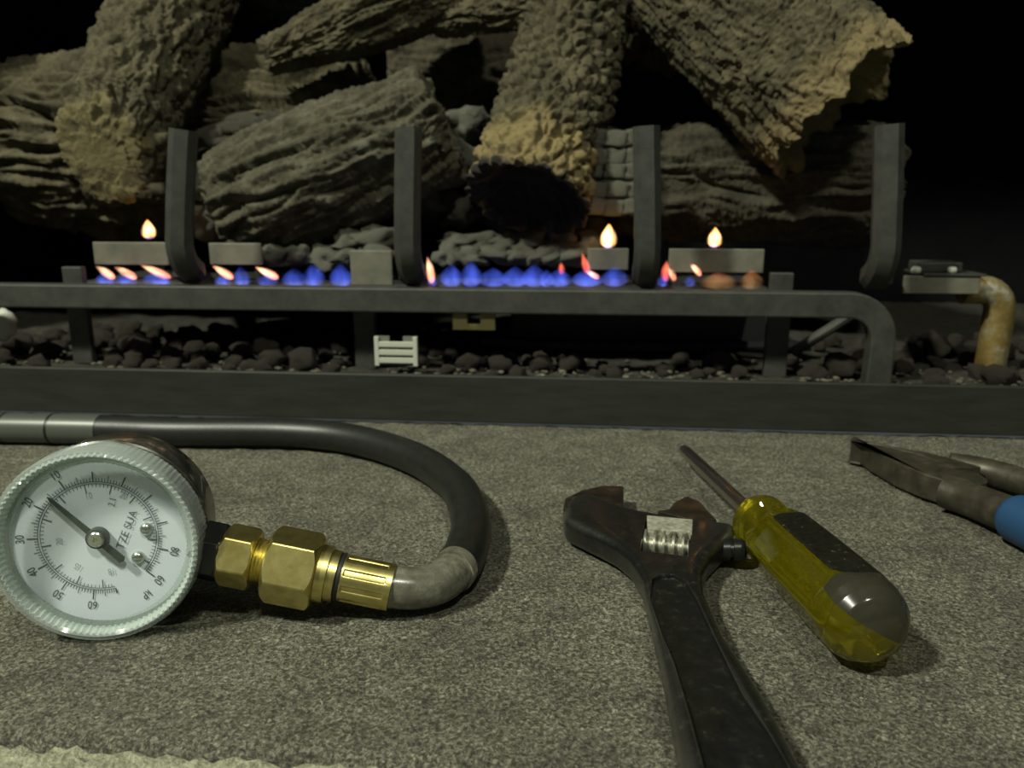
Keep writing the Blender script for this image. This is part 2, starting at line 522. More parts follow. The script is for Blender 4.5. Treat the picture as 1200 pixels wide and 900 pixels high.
# ------------------------------------------------------------------ the setting
# hearth slab with a chipped front edge, Y 0.186 .. 0.515
LIP_Y = 0.508
nx, ny = 560, 130
xs = np.linspace(-.85, .85, nx)
edge = .186 + .0022 * fbm(np.stack([xs * 60, xs * 0, xs * 0 + 3], -1), 4)
ty = np.linspace(0, 1, ny) ** 1.0
X = np.tile(xs, (ny, 1)); Yg = edge[None] + (LIP_Y + .004 - edge[None]) * ty[:, None]
P3 = np.stack([X.ravel() * 130, Yg.ravel() * 130, np.zeros(X.size)], -1)
Z = .0007 * fbm(P3, 3) - .0006
Z = Z.reshape(ny, nx); Z -= .0022 * np.exp(-((Yg - edge[None]) / .0022))
V = np.stack([X.ravel(), Yg.ravel(), Z.ravel()], -1)
skirt = np.stack([xs, edge - .001, np.full(nx, -.03)], -1)
V = np.concatenate([skirt, V]); Q = grid_quads(ny + 1, nx, wrap=False)
tag(link('hearth_slab', mesh_np('hearth_slab', V, Q), m_stone), kind='structure')

nx, ny = 520, 90
xs = np.linspace(-.85, .85, nx); ys = np.linspace(.02, .1845, ny)
X, Yg = np.meshgrid(xs, ys)
P3 = np.stack([X.ravel() * 170, Yg.ravel() * 170, np.full(X.size, 5.)], -1)
Z = .0024 * fbm(P3 * 1.8, 4, .65) - .0028
V = np.stack([X.ravel(), Yg.ravel(), Z], -1)
sk = np.stack([xs, np.full(nx, .02), np.full(nx, -.24)], -1)
V = np.concatenate([sk, V]); Q = grid_quads(ny + 1, nx, wrap=False)
tag(link('mortar_bed', mesh_np('mortar_bed', V, Q), m_mortar), kind='structure')
tag(box_obj('floor', (-1.6, -2.2, -.28), (1.6, .02, -.25), m_floor), kind='structure')

# firebox shell: black steel, opening X -0.50 .. 0.52, header at 0.60
FB = .028
tag(box_obj('wall_back', (-.62, .95, -.02), (.66, .97, .80), m_soot), kind='structure')
tag(box_obj('wall_left', (-.62, .535, -.02), (-.60, .95, .80), m_soot), kind='structure')
tag(box_obj('wall_right', (.64, .535, -.02), (.66, .95, .80), m_soot), kind='structure')
tag(box_obj('ceiling', (-.62, .535, .80), (.66, .97, .82), m_soot), kind='structure')
tag(box_obj('trim_1', (-1.1, .512, .58), (1.1, .534, 1.1), m_lip), kind='structure')
tag(box_obj('trim_2', (-1.1, .5125, -.01), (-.60, .534, .58), m_lip), kind='structure')
tag(box_obj('trim_3', (.64, .5125, -.01), (1.1, .534, .58), m_lip), kind='structure')
# the lip: an angle of black steel, upright face 33 mm
bm = bmesh.new(); add_box(bm, (-.60, LIP_Y, .0015), (.64, LIP_Y + .004, .0335)); bevel_all(bm, .0010, 2)
tag(link('trim_4', bm_mesh(bm, 'trim_4'), m_lip, smooth=False), kind='structure')

# firebox floor, dusty
nx, ny = 380, 130
xs = np.linspace(-.60, .64, nx); ys = np.linspace(LIP_Y + .004, .95, ny)
X, Yg = np.meshgrid(xs, ys)
Z = FB + .0022 * fbm(np.stack([X.ravel() * 45, Yg.ravel() * 45, np.full(X.size, 8.)], -1), 4)
V = np.stack([X.ravel(), Yg.ravel(), Z], -1)
tag(link('firebox_floor', mesh_np('firebox_floor', V, grid_quads(ny, nx, wrap=False)), m_dust), kind='structure')

# ------------------------------------------------------------------ gas logs
def make_log(name, label, pts, radii, material, seed, freq=48, stretch=4.5, amp=.012, mode='bark', nu=210, nv=230,
             flat=1.0, jag=(0.0, 0.0), jagfun=None, dome=(.25, .25), fine=.0015, lump=.10, twist=0.0, hollow=(0, 0), warp=.5, lip=0.0, slant=0.0, endamp=.006):
    P, L = spline(pts, nv)
    T, Xf, Yf = frames_along(P)
    s = np.linspace(0, 1, nv)
    R = np.interp(s, np.linspace(0, 1, len(radii)), radii)
    a = np.linspace(0, 2 * math.pi, nu, endpoint=False)
    ncap = 26
    rows_t, rows_f, rows_k = [], [], []
    for k in range(ncap, 0, -1): rows_t.append(0); rows_f.append(1 - k / ncap); rows_k.append(-1)
    for i in range(nv): rows_t.append(i); rows_f.append(1.0); rows_k.append(0)
    for k in range(1, ncap + 1): rows_t.append(nv - 1); rows_f.append(1 - k / ncap); rows_k.append(1)
    rows_t = np.array(rows_t); rows_f = np.array(rows_f); rows_k = np.array(rows_k)
    m = len(rows_t)
    A = np.tile(a, (m, 1)); F = np.tile(rows_f[:, None], (1, nu)); SR = R[rows_t][:, None]; ST = s[rows_t][:, None] * np.ones((1, nu))
    q = np.stack([np.cos(A) * SR * np.maximum(F, .05), np.sin(A) * SR * np.maximum(F, .05), ST * L], -1).reshape(-1, 3) + seed * 3.17
    tw = twist * (ST.ravel() * L)
    c, sn = np.cos(tw), np.sin(tw)
    qx = q[:, 0] - seed * 3.17; qy = q[:, 1] - seed * 3.17
    qq = np.stack([c * qx - sn * qy, sn * qx + c * qy, q[:, 2]], -1)
    qq[:, :2] += seed * 1.7
    w = np.stack([perlin(qq * 22 + 5), perlin(qq * 22 + 31), perlin(qq * 22 + 77)], -1)
    qb = qq * freq + w * np.array([warp, warp, warp * 1.6]); qb[:, 2] /= stretch
    if mode == 'bark':          # long furrowed ridges with stepped plates
        n1 = ridged(qb, 3); n2 = perlin(qb * 1.7 + 40)
        h = .75 * sstep(.25, .86, n1) + .35 * sstep(-.12, .12, n2)
        h = h - .55 * (1 - sstep(.0, .09, np.abs(perlin(qb * .8 + 11))))
    elif mode == 'knobbly':     # nuggets
        f1, f2 = worley(qb); h = sstep(.02, .38, f2 - f1) + .35 * fbm(qb * 1.3, 2)
    else:                       # shallow flakes
        n1 = fbm(qb, 4); h = .8 * sstep(-.25, .25, n1) + .35 * sstep(-.05, .1, perlin(qb * 2.1 + 8))
        h = h - .5 * (1 - sstep(.0, .07, np.abs(perlin(qb * 1.1 + 19))))
    h = h.reshape(m, nu)
    lo = fbm(qq * 14, 2).reshape(m, nu)
    fi = fbm(qq * 300, 3).reshape(m, nu)
    rad = SR * (1 + lump * lo) + amp * (h - .75) * sstep(0, .25, F) ** 2 + fine * fi
    if lip: rad = rad + lip * sstep(.84, .93, ST) * (1 - sstep(.93, .955, ST)) * (1 + lo)
    rad = rad * F
    ax = np.zeros((m, nu))
    endn = fbm(qq * 60 + 3, 4).reshape(m, nu)
    for side, k in ((0, -1), (1, 1)):
        sel = (rows_k == k)
        prof = np.sqrt(np.maximum(0, 1 - F[sel] ** 2)) * dome[side] * SR[sel]
        if hollow[side]: prof = -hollow[side] * sstep(0, .5, 1 - F[sel]) * SR[sel]
        ax[sel] += k * prof + k * endamp * endn[sel] * sstep(0, .3, 1 - F[sel])
    sm0 = sstep(.22, 0, ST) if jag[0] else 0; sm1 = sstep(.78, 1, ST) if jag[1] else 0
    jn = fbm(np.stack([np.cos(A).ravel() * 1.6, np.sin(A).ravel() * 1.6, np.full(A.size, seed * 1.)], -1), 4).reshape(m, nu)
    if slant: ax -= slant * SR * np.sin(A) * sstep(.80, 1, ST) * F
    if jag[0]: ax -= jag[0] * jn * sm0 * F
    if jag[1]:
        ax += jag[1] * jn * sm1 * F
        if jagfun is not None: ax += jagfun(A) * sm1 * F
    Xr, Yr, Tr, Pr = Xf[rows_t][:, None], Yf[rows_t][:, None], T[rows_t][:, None], P[rows_t][:, None]
    V = Pr + Xr * (np.cos(A) * rad)[..., None] + Yr * (np.sin(A) * rad * flat)[..., None] + Tr * ax[..., None]
    V = V.reshape(-1, 3)
    me = mesh_np(name, V, grid_quads(m, nu))
    at = me.attributes.new('along', 'FLOAT', 'POINT')
    al = ST.copy(); al[rows_k == 1] = 1.0 + .06 * (1 - F[rows_k == 1]); al[rows_k == -1] = 0
    at.data.foreach_set('value', al.ravel().astype(np.float32))
    o = link(name, me, material)
    return tag(o, label, 'log')


make_log('gas_log', 'long horizontal brown log with layered bark lying behind the left grate bar',
         [Py(30, 170, .752), Py(180, 172, .752), Py(420, 170, .765)], [.072, .083, .085, .081], m_bark, 1, freq=50, stretch=9, amp=.014, dome=(.3, .25), nv=320, nu=300, lump=.05, warp=.35)
make_log('gas_log', 'upright leaning log at left with a rounded sawn end facing forward',
         [Py(238, -80, .775), Py(188, 40, .678), Py(120, 180, .580)], [.046, .046, .042, .033], m_bark_end, 2, freq=75, stretch=1.8, amp=.0055, mode='flake', dome=(.2, .12), lump=.05, lip=.004, slant=.55, endamp=.0016)
make_log('gas_log', 'low slanting log with diagonal furrows in front between two middle bars',
         [Py(280, 243, .622), Py(400, 195, .622), Py(512, 150, .637)], [.047, .051, .049, .046], m_barkash, 3, freq=62, stretch=8, amp=.0085, dome=(.3, .2), jag=(0, .012), lump=.05, warp=.35)
make_log('gas_log', 'thin upper log at left of centre with a split knotty lower end',
         [Py(318, 66, .67), Py(420, 26, .685), Py(560, -37, .71)], [.012, .024, .028, .029], m_bark, 4, freq=75, stretch=9, amp=.006, jag=(.010, 0), lump=.06, warp=.3)
make_log('gas_log', 'central leaning log with a burnt black crumbling lower end',
         [Py(700, -70, .71), Py(668, 60, .67), Py(618, 236, .590)], [.034, .041, .043, .045], m_bark_char, 5, freq=98, stretch=1.25, amp=.0048, mode='knobbly', hollow=(0, .45), nu=260, nv=280, lump=.06)
make_log('gas_log', 'thick upper right log with a broken splintered tan end',
         [Py(800, -50, .668), Py(888, 42, .642), Py(981, 124, .618)], [.050, .053, .057, .060], m_bark_tan, 6, freq=95, stretch=2.6, amp=.0042, mode='flake', hollow=(0, .5), jag=(0, .02), lump=.05,
         nu=280, nv=280)
make_log('gas_log', 'dark horizontal log with layered bark under the broken right log',
         [Py(700, 214, .715), Py(860, 216, .705), Py(1034, 220, .685)], [.046, .049, .048, .046], m_ashy_left, 7, freq=52, stretch=9, amp=.009, dome=(.3, .25), lump=.05, warp=.35)
make_log('gas_log', 'short dark log piece at back between central log and thin upper log',
         [Py(470, 85, .79), Py(570, 88, .79), Py(650, 95, .79)], [.036, .040, .040, .036], m_barkdark, 8, freq=60, stretch=6, amp=.007, nu=120, nv=120)
make_log('gas_log', 'small branch stub joining the central log near the top edge',
         [Py(515, 26, .70), Py(575, 14, .69), Py(632, 5, .685)], [.012, .016, .020], m_bark, 9, freq=80, stretch=3, amp=.005, nu=110, nv=110)
make_log('gas_log', 'hanging shaggy branch between central log and thick upper right log',
         [Py(815, -70, .77), Py(792, 0, .745), Py(760, 70, .735)], [.038, .038, .026], m_bark, 10, freq=85, stretch=2, amp=.007, mode='knobbly', nu=130, nv=130, jag=(0, .02))
make_log('gas_log', 'dark twiggy log scrap at back of the top left',
         [Py(270, -15, .83), Py(325, 2, .82), Py(385, 8, .81)], [.022, .026, .020], m_barkdark, 11, freq=80, stretch=3, amp=.007, mode='flake', nu=100, nv=100)

# ------------------------------------------------------------------ chunks of pale ember wool and burnt wood
def rock_mesh(name, seed, sub=2, rough=.35, squash=(1, 1, 1), cells=0):
    bm = bmesh.new(); bmesh.ops.create_icosphere(bm, subdivisions=sub, radius=1.0)
    co = np.array([v.co[:] for v in bm.verts])
    d = 1 + rough * fbm(co * 1.3 + seed * 7.7, 3)
    if cells:
        f1, f2 = worley(co * cells + seed); d = d + .18 * sstep(0, .35, f2 - f1)
    co = co * d[:, None] * np.array(squash)
    for v, c in zip(bm.verts, co): v.co = c
    me = bm_mesh(bm, name); return me


ember_me = [rock_mesh('ember_chunk', 40 + k, 3, .62, (1.28, .85, .60), 1.9) for k in range(5)]
for me in ember_me: me.materials.append(m_ember); me.shade_smooth()
rnd = random.Random(11)


def ember(u, v, Y, r, label=None):
    if Y < .62 and abs(u - 479) < 27: return
    o = bpy.data.objects.new('ember_chunk', rnd.choice(ember_me)); COL.objects.link(o)
    o.location = [float(c) for c in Py(u, v, Y)]
    o.rotation_euler = (rnd.uniform(-.25, .25), rnd.uniform(-.25, .25), rnd.uniform(0, 6.28)); o.scale = (r, r, r * rnd.uniform(.85, 1.1))
    if Y < .633 and u < 340 and v < 265 or 649 < Y * 1000 < 656: o.data = o.data.copy(); o.data.materials[0] = m_ash
    tag(o, label, 'ember', 'ember chunks along the burner')


ordw = ['first', 'second', 'third', 'fourth', 'fifth', 'sixth', 'seventh', 'eighth', 'ninth', 'tenth', 'eleventh', 'twelfth', 'thirteenth', 'fourteenth']
u = 322; k = 0
while u < 700:                                 # the lower, whitest row
    ember(u, 300 + rnd.uniform(-3, 3), .592 if u < 520 else .612, .0125 + rnd.uniform(-.002, .002), f'pale ember chunk, {ordw[k]} of the lower row from the slanting log'); u += rnd.uniform(28, 33); k += 1
u = 412; k = 0
while u < 690:                                 # the upper row
    ember(u, 279 + rnd.uniform(-4, 4), .604 if u < 530 else .626, .0125 + rnd.uniform(-.002, .002), f'pale ember chunk, {ordw[k]} of the upper row, counted from the left'); u += rnd.uniform(28, 36); k += 1
for (u, v, Y, r, t) in [
        (505, 235, .655, .022, 'pale ember lump right of the second bar below the slanting log tip'),
        (520, 190, .675, .022, 'grey ember lump beside the right tip of the slanting log'),
        (545, 150, .70, .022, 'grey ember lump at back behind the slanting log tip'),
        (540, 250, .652, .016, 'small pale ember lump left of the burnt end'),
        (650, 262, .642, .015, 'pale ember lump under the right of the burnt end'),
        (690, 268, .650, .013, 'small ember lump beside the middle yellow flame'),
        (262, 162, .655, .017, 'ashy grey lump left of the slanting log, nearest the left bar'),
        (300, 156, .652, .017, 'ashy grey lump with a dark hole above the slanting log'),
        (332, 150, .655, .015, 'ashy grey lump at right of the holed lump'),
        (250, 205, .660, .026, 'large rounded brownish lump behind the left bar'),
        (256, 256, .645, .022, 'dark rounded lump low behind the left bar')]:
    ember(u, v, Y, r, t)
# cracked white blocks of burnt wood at the left end of the dark log
block_me = []
for k in range(4):
    bm = bmesh.new(); bmesh.ops.create_cube(bm, size=2); bmesh.ops.subdivide_edges(bm, edges=bm.edges, cuts=4, use_grid_fill=True)
    co = np.array([v.co[:] for v in bm.verts]); ln = np.linalg.norm(co, axis=1)[:, None]
    co = co * .72 + co / ln * .36; co = co * (1 + .22 * fbm(co * 1.4 + k * 5, 3))[:, None]
    for v, c in zip(bm.verts, co): v.co = c
    me = bm_mesh(bm, 'char_block'); me.materials.append(m_ember); me.shade_smooth(); block_me.append(me)
for row in range(5):
    for c in range(3):
        o = bpy.data.objects.new('char_block', rnd.choice(block_me)); COL.objects.link(o)
        o.location = [float(q) for q in Py(697 + c * 24 + rnd.uniform(-3, 3), 162 + row * 20 + rnd.uniform(-2, 2), .617 - .002 * row + rnd.uniform(-.002, .002))]
        o.scale = (.0078, .008, .0058); o.rotation_euler = (0, 0, rnd.uniform(-.15, .15))
        tag(o, f'ash whitened square block, {ordw[row]} from the top, in the {("left", "middle", "right")[c]} column beside the third bar', 'ember', 'cracked blocks left of the third bar')

# ------------------------------------------------------------------ the grate
GY = .5275
g = tag(empty('log_grate', (0.03, GY, FB)), 'black iron grate with four upright bars holding the gas logs', 'grate')
zt, zb, Lx, Rx = .0885, .0722, -.60, .170
# front bar with its rounded right-hand leg: flat section, 16 mm high, 12 mm deep
xr = .1985; prof_o, prof_i = [], []
for k in range(9):
    t = math.pi / 2 * k / 8
    prof_o.append((xr - .030 + .030 * math.sin(t), zt - .030 + .030 * math.cos(t)))
    prof_i.append((xr - .030 + .0145 * math.sin(t), zb - .0145 + .0145 * math.cos(t)))
poly = [(-.50, zt)] + prof_o + [(xr, FB + .001), (xr - .0160, FB + .001)] + [(x, z) for x, z in prof_i[::-1]] + [(-.50, zb)]
bm = bmesh.new(); add_prism(bm, [(x, GY + .007, z) for x, z in poly], [(x, GY - .005, z) for x, z in poly]); bevel_all(bm, .0012, 2, 40)
link('front_bar', bm_mesh(bm, 'front_bar'), m_iron, g, smooth=False)
for u, dx in ((215, .0), (479, 0), (757, 0), (1033, 0)):
    p = Py(u, 335, GY - .004); x = float(p[0]); xt = float(Py(u + (8 if u > 1000 else 0), 150, GY - .004)[0])
    x8, x6 = float(Py(u, 335, .80)[0]), float(Py(u, 335, .66)[0])
    pts = [(x8, .80, .0970), (x6, .66, .0970), (x + (x6 - x) * .1, GY + .016, .0970)]
    for k in range(1, 8):
        t = math.pi / 2 * k / 7
        pts.append((x, GY + .016 - .020 * math.sin(t), .1170 - .020 * math.cos(t)))
    pts += [(x + (xt - x) * .4, GY - .004, .150), (xt, GY - .004, .1895)]
    o = tube('upright_bar', np.array(pts), .0083, m_iron, g, square=True, raw=True)
for u in (92, 427, 913):                       # legs of the burner support just behind the bar
    x = float(Py(u, 360, .548)[0])
    box_obj('leg', (x - .0075, .545, FB), (x + .0075, .551, .0985 if u != 427 else .078), m_iron, g, .0008)
p0, p1 = Py(1000, 368, .555), Py(930, 412, .565)
tube('brace', [p0, (p0 + p1) / 2, p1], .0038, m_iron, g, n=10, m=8)
pb = Py(440, 330, .546)
box_obj('bracket', (pb[0] - .0145, .5365, .0885), (pb[0] + .0145, .5385, .112), m_plate, g, .0006)

# ------------------------------------------------------------------ burner with plates, valve bracket and pipe
b = tag(empty('gas_burner', (0.03, .60, FB)), 'dark gas burner with pale steel plates behind the grate bar', 'burner')
xa, xb = float(Py(105, 320, .575)[0]), float(Py(900, 320, .575)[0])
box_obj('burner_pan', (xa, .566, .070), (xb, .650, .0865), m_dark, b, .002)
for u0, u1, v0, v1 in ((112, 196, 284, 310), (247, 306, 285, 310), (688, 737, 291, 316), (783, 896, 292, 319)):
    A, B = Py(u0, v1, .572), Py(u1, v0, .572)
    w = (B[0] - A[0])
    box_obj('deflector_plate', (A[0], .571, A[2]), (B[0], .5735, B[2]), m_plate, b, .0006)
    for fx in (.12, .88):                      # feet that carry the plate
        box_obj('plate_foot', (A[0] + w * fx - .0018, .5735, .0865), (A[0] + w * fx + .0018, .5755, A[2] + .004), m_dark, b)
xa, xb = float(Py(600, 400, .64)[0]), float(Py(905, 400, .64)[0])
box_obj('valve_box', (xa, .625, .0345), (xb, .70, .068), mat('dark_valve_box', (.026, .028, .026), .6), b, .003)
tube('gas_pipe', [(xa - .02, .60, .040), (xa + .05, .607, .036), (xb + .02, .605, .039)], .004, m_dark, b, n=10, m=24)
c0, c1 = Py(531, 386, .575), Py(580, 366, .575)
cx = (c0[0] + c1[0]) / 2
bm = bmesh.new()
add_box(bm, (c0[0], .574, c0[2]), (c1[0], .582, c0[2] + .004))
add_box(bm, (c0[0], .574, c0[2] + .004), (c0[0] + .0105, .580, .0705)); add_box(bm, (c1[0] - .0105, .574, c0[2] + .004), (c1[0], .580, .0705))
link('brass_clip', bm_mesh(bm, 'brass_clip'), m_olive, b, smooth=False)
# bracket at the right with two bolts, then the corroded strap
vY = .560
A, B = Py(1058, 344, vY), Py(1150, 324, vY)
box_obj('valve_bracket', (A[0], vY, A[2]), (B[0], vY + .003, B[2]), m_plate, b, .0006)
box_obj('bracket_top', (A[0] + .012, vY - .001, B[2]), (B[0] + .003, vY + .034, B[2] + .0016), m_iron, b, .0004)
box_obj('bracket_block', (A[0] + .012, vY + .008, B[2] + .0016), (A[0] + .040, vY + .028, B[2] + .0085), m_iron, b, .001)
for u in (1073, 1115):
    q = Py(u, 321, vY + .004)
    lathe('bolt', (q[0], vY + .004, B[2] + .0016), (0, 0, 1), [(0, .0034), (.003, .0034), (.0042, .0022)], m_white, b, n=6, smooth=False)
q0 = Py(1128, 345, vY + .014); q2 = Py(1163, 420, vY + .016)
q0 = np.array((q0[0], vY + .016, B[2] - .0105)); q2 = np.array((q2[0], vY + .016, FB))
pts = [q0, q0 + np.array((.010, 0, 0))]
xe = q2[0]; rb = .0135
for k in range(7):
    t = math.pi / 2 * k / 6; pts.append(np.array((xe - rb + rb * math.sin(t), vY + .016, q0[2] - rb + rb * math.cos(t))))
pts += [np.array((xe, vY + .016, q0[2] - rb - .01)), np.array((xe - .001, vY + .016, FB + .0015))]
tube('pipe_elbow', np.array(pts), .0098, m_oldbrass, b, n=28, raw=True)

# slotted white piece and the white chip
q = Py(465, 412, .527); t = tag(empty('slotted_tag', (q[0], .527, FB + .003)), 'small white slotted ceramic tag standing on gravel below the grate', 'tag')
x0, x1 = float(Py(440, 410, .527)[0]), float(Py(490, 410, .527)[0]); z0, z1 = float(Py(465, 428, .527)[2]), float(Py(465, 394, .527)[2])
z0 = max(z0, FB + .001)
bm = bmesh.new()
add_box(bm, (x0, .526, z0), (x1, .528, z1 - .004)); add_box(bm, (x0, .526, z1 - .004), (x0 + .010, .528, z1)); add_box(bm, (x1 - .010, .526, z1 - .004), (x1, .528, z1))
link('back_plate', bm_mesh(bm, 'back_plate'), mat('grey_ceramic', (.13, .135, .105), .6), t, smooth=False)
for k in range(3):
    zz = z0 + .002 + k * .0055
    box_obj('rib', (x0 + .002, .5242, zz), (x1 - .002, .5262, zz + .0036), m_white, t, .0003)
for xx in (x0, x1 - .003): box_obj('side_rail', (xx, .5240, z0), (xx + .003, .5262, z1), m_white, t, .0003)
bm = bmesh.new(); bmesh.ops.create_icosphere(bm, subdivisions=3, radius=1)
for v in bm.verts:
    c = np.array(v.co[:]); c *= 1 + .25 * fbm(c[None] * 1.5 + 4, 2)[0]; v.co = c
q = Py(4, 381, .555)
bmesh.ops.transform(bm, matrix=Matrix.Translation(Vector(q)) @ Matrix.Diagonal((.0105, .006, .0115, 1)), verts=bm.verts)
tag(link('ceramic_scrap', bm_mesh(bm, 'ceramic_scrap'), m_white), 'small white ceramic scrap at the far left on the rocks', 'scrap')

# ------------------------------------------------------------------ lava rocks and gravel on the firebox floor
rocks = [rock_mesh('lava_rock', k, 2, .55, (1, .85, .72)) for k in range(7)]
for me in rocks: me.materials.append(m_rock); me.shade_smooth()
rnd = random.Random(5); placed = []


def try_rock(x, y, r):
    for (a, c, s) in placed:
        if (a - x) ** 2 + (c - y) ** 2 < (.93 * (r + s)) ** 2: return
    if abs(x - xr + .008) < r + .010 and y < .548: return
    for uu in (92, 427, 913):
        lx = float(Py(uu, 360, .548)[0])
        if abs(x - lx) < r + .009 and y - r < .556: return
    if x0 - r - .002 < x < x1 + r + .002 and y < .54 + r: return
    if xa - .03 - r < x < xb + .03 + r and y > .592 - r: return
    if y - r < .515 or abs(x - q2[0]) < r + .022 and abs(y - q2[1]) < r + .014: return
    if abs(x - q[0]) < r + .010 and abs(y - .555) < r + .008: return
    placed.append((x, y, r))


for _ in range(2600):
    zone = rnd.random(); x = rnd.uniform(-.45, .36); y = rnd.uniform(.521, .68)
    left = x < -.125
    if not left and rnd.random() < .55: continue
    r = rnd.choice((.0055, .007, .0085, .0105, .012) if left or x > .09 else (.005, .006, .0075, .0095))
    if y < .532: r = min(r, .007)
    if len(placed) < 190: try_rock(x, y, r)
for (x, y, r) in placed:
    o = bpy.data.objects.new('lava_rock', rnd.choice(rocks)); COL.objects.link(o)
    k = r * rnd.uniform(.95, 1.05)
    o.scale = (k, k, k); o.location = (x, y, FB + .6 * r)
    o.rotation_euler = (rnd.uniform(-.3, .3), rnd.uniform(-.3, .3), rnd.uniform(0, 6.28))
    uu = 600 + FPX * float((np.array((x, y, FB)) - _C) @ _r) / float((np.array((x, y, FB)) - _C) @ _f)
    where = next(t for lim, t in ((92, 'left of the left burner leg'), (200, 'between the left burner leg and the first upright bar'),
                                  (330, 'just right of the first upright bar'), (415, 'left of the middle burner leg'), (600, 'below the brass clip'),
                                  (760, 'in front of the dark valve box, left half'), (905, 'in front of the dark valve box, right half'),
                                  (1030, 'between the right burner leg and the grate leg'), (1140, 'between the grate leg and the brass pipe'),
                                  (9999, 'right of the brass pipe')) if uu < lim)
    size = 'large' if r > .0088 else 'small'; deep = 'front row' if y < .556 else 'rear row'
    tag(o, f'{size} dark lava rock {where}, {deep}', 'rock', f'{size} lava rocks {where}, {deep}')
bm = bmesh.new(); rnd = random.Random(9)
for k in range(900):
    x = rnd.uniform(-.46, .40); y = .514 + abs(rnd.gauss(0, .035)); r = rnd.uniform(.0007, .0024)
    if y > .64 or y < .553 and min(abs(x - lx) for lx in [xr - .008] + [float(Py(uu, 360, .548)[0]) for uu in (92, 427, 913)]) < .013: continue
    bmesh.ops.create_icosphere(bm, subdivisions=1, radius=r, matrix=Matrix.Translation((x, y, FB + .0012 + r * .5)) @ Matrix.Rotation(rnd.uniform(0, 6), 4, 'Z') @ Matrix.Diagonal((1.3, .9, .6, 1)))
tag(link('gravel', bm_mesh(bm, 'gravel'), m_chip, smooth=False), 'pale gravel chips strewn along the firebox floor behind the lip', 'gravel', kind='stuff')

# ------------------------------------------------------------------ flames: glowing gas volumes
def flame_mat(name, stops, strength):
    m = bpy.data.materials.new(name); m.use_nodes = True; nt = m.node_tree; nt.nodes.clear(); L = nt.links
    out = nn(m, 'ShaderNodeOutputMaterial'); e = nn(m, 'ShaderNodeEmission'); tc = nn(m, 'ShaderNodeTexCoord'); sx = nn(m, 'ShaderNodeSeparateXYZ')
    cr = nn(m, 'ShaderNodeValToRGB'); el = cr.color_ramp.elements
    while len(el) < len(stops): el.new(.5)
    for k, (p, c) in zip(el, stops): k.position = p; k.color = (*c, 1)
    L.new(tc.outputs['Object'], sx.inputs[0]); L.new(sx.outputs['Z'], cr.inputs[0]); L.new(cr.outputs[0], e.inputs[0])
    # hottest in the core, thinning outwards
    xx = nn(m, 'ShaderNodeMath', operation='MULTIPLY'); L.new(sx.outputs['X'], xx.inputs[0]); L.new(sx.outputs['X'], xx.inputs[1])
    r2 = nn(m, 'ShaderNodeMath', operation='MULTIPLY_ADD'); L.new(sx.outputs['Y'], r2.inputs[0]); L.new(sx.outputs['Y'], r2.inputs[1]); L.new(xx.outputs[0], r2.inputs[2])
    mr = nn(m, 'ShaderNodeMapRange'); mr.inputs[1].default_value = 0; mr.inputs[2].default_value = .9; mr.inputs[3].default_value = strength * 1.6; mr.inputs[4].default_value = strength * .08
    oi = nn(m, 'ShaderNodeObjectInfo'); nz = nn(m, 'ShaderNodeTexNoise', noise_dimensions='4D'); nz.inputs['Scale'].default_value = 1.3; nz.inputs['Detail'].default_value = 2
    wv = nn(m, 'ShaderNodeMath', operation='MULTIPLY'); wv.inputs[1].default_value = 37; L.new(oi.outputs['Random'], wv.inputs[0]); L.new(wv.outputs[0], nz.inputs['W'])
    L.new(tc.outputs['Object'], nz.inputs['Vector'])
    wr_ = nn(m, 'ShaderNodeMapRange'); wr_.inputs[1].default_value = .38; wr_.inputs[2].default_value = .62; wr_.inputs[3].default_value = .25; wr_.inputs[4].default_value = 1.45
    L.new(nz.outputs['Fac'], wr_.inputs[0])
    ml = nn(m, 'ShaderNodeMath', operation='MULTIPLY'); L.new(mr.outputs[0], ml.inputs[0]); L.new(wr_.outputs[0], ml.inputs[1])
    L.new(r2.outputs[0], mr.inputs[0]); L.new(ml.outputs[0], e.inputs[1]); L.new(e.outputs[0], out.inputs['Volume'])
    return m


f_yellow = flame_mat('flame_yellow', [(0, (.05, .06, .35)), (.18, (1, .45, .12)), (.45, (1, .62, .26)), (1, (1, .36, .07))], 620)
f_blue = flame_mat('flame_blue', [(0, (.13, .18, .80)), (.4, (.05, .09, .55)), (1, (.012, .02, .16))], 105)
flame_cache = {}


def flame_mesh(kind, lean):
    key = (kind.name, round(lean, 2))
    if key in flame_cache: return flame_cache[key]
    prof = [(0, .25), (.08, .62), (.22, .95), (.4, 1.0), (.6, .78), (.8, .42), (.95, .14), (1.0, 0.01)]
    n = 12; a = np.linspace(0, 2 * math.pi, n, endpoint=False); V = []
    for z, r in prof: V.append(np.stack([np.cos(a) * r, np.sin(a) * r, np.full(n, z)], -1))
    me = mesh_np('flame', np.concatenate(V), grid_quads(len(prof), n))
    bm = bmesh.new(); bm.from_mesh(me); bmesh.ops.holes_fill(bm, edges=[e for e in bm.edges if e.is_boundary], sides=0)
    bmesh.ops.recalc_face_normals(bm, faces=bm.faces); bm.to_mesh(me); bm.free()
    me.shade_smooth(); me.materials.append(kind); flame_cache[key] = me
    return me


def flame(u, v0, v1, wpx, kind, label, Y=.560, lean=0.0, group=None):
    lo, hi = Py(u, v1, Y), Py(u, v0, Y); h = float(hi[2] - lo[2]); w = wpx * Y * 1.02 / FPX / 2
    o = bpy.data.objects.new('flame', flame_mesh(kind, lean)); COL.objects.link(o)
    o.location = [float(c) for c in lo]; o.scale = (w, min(w, .006), h)
    return tag(o, label, 'flame', group)


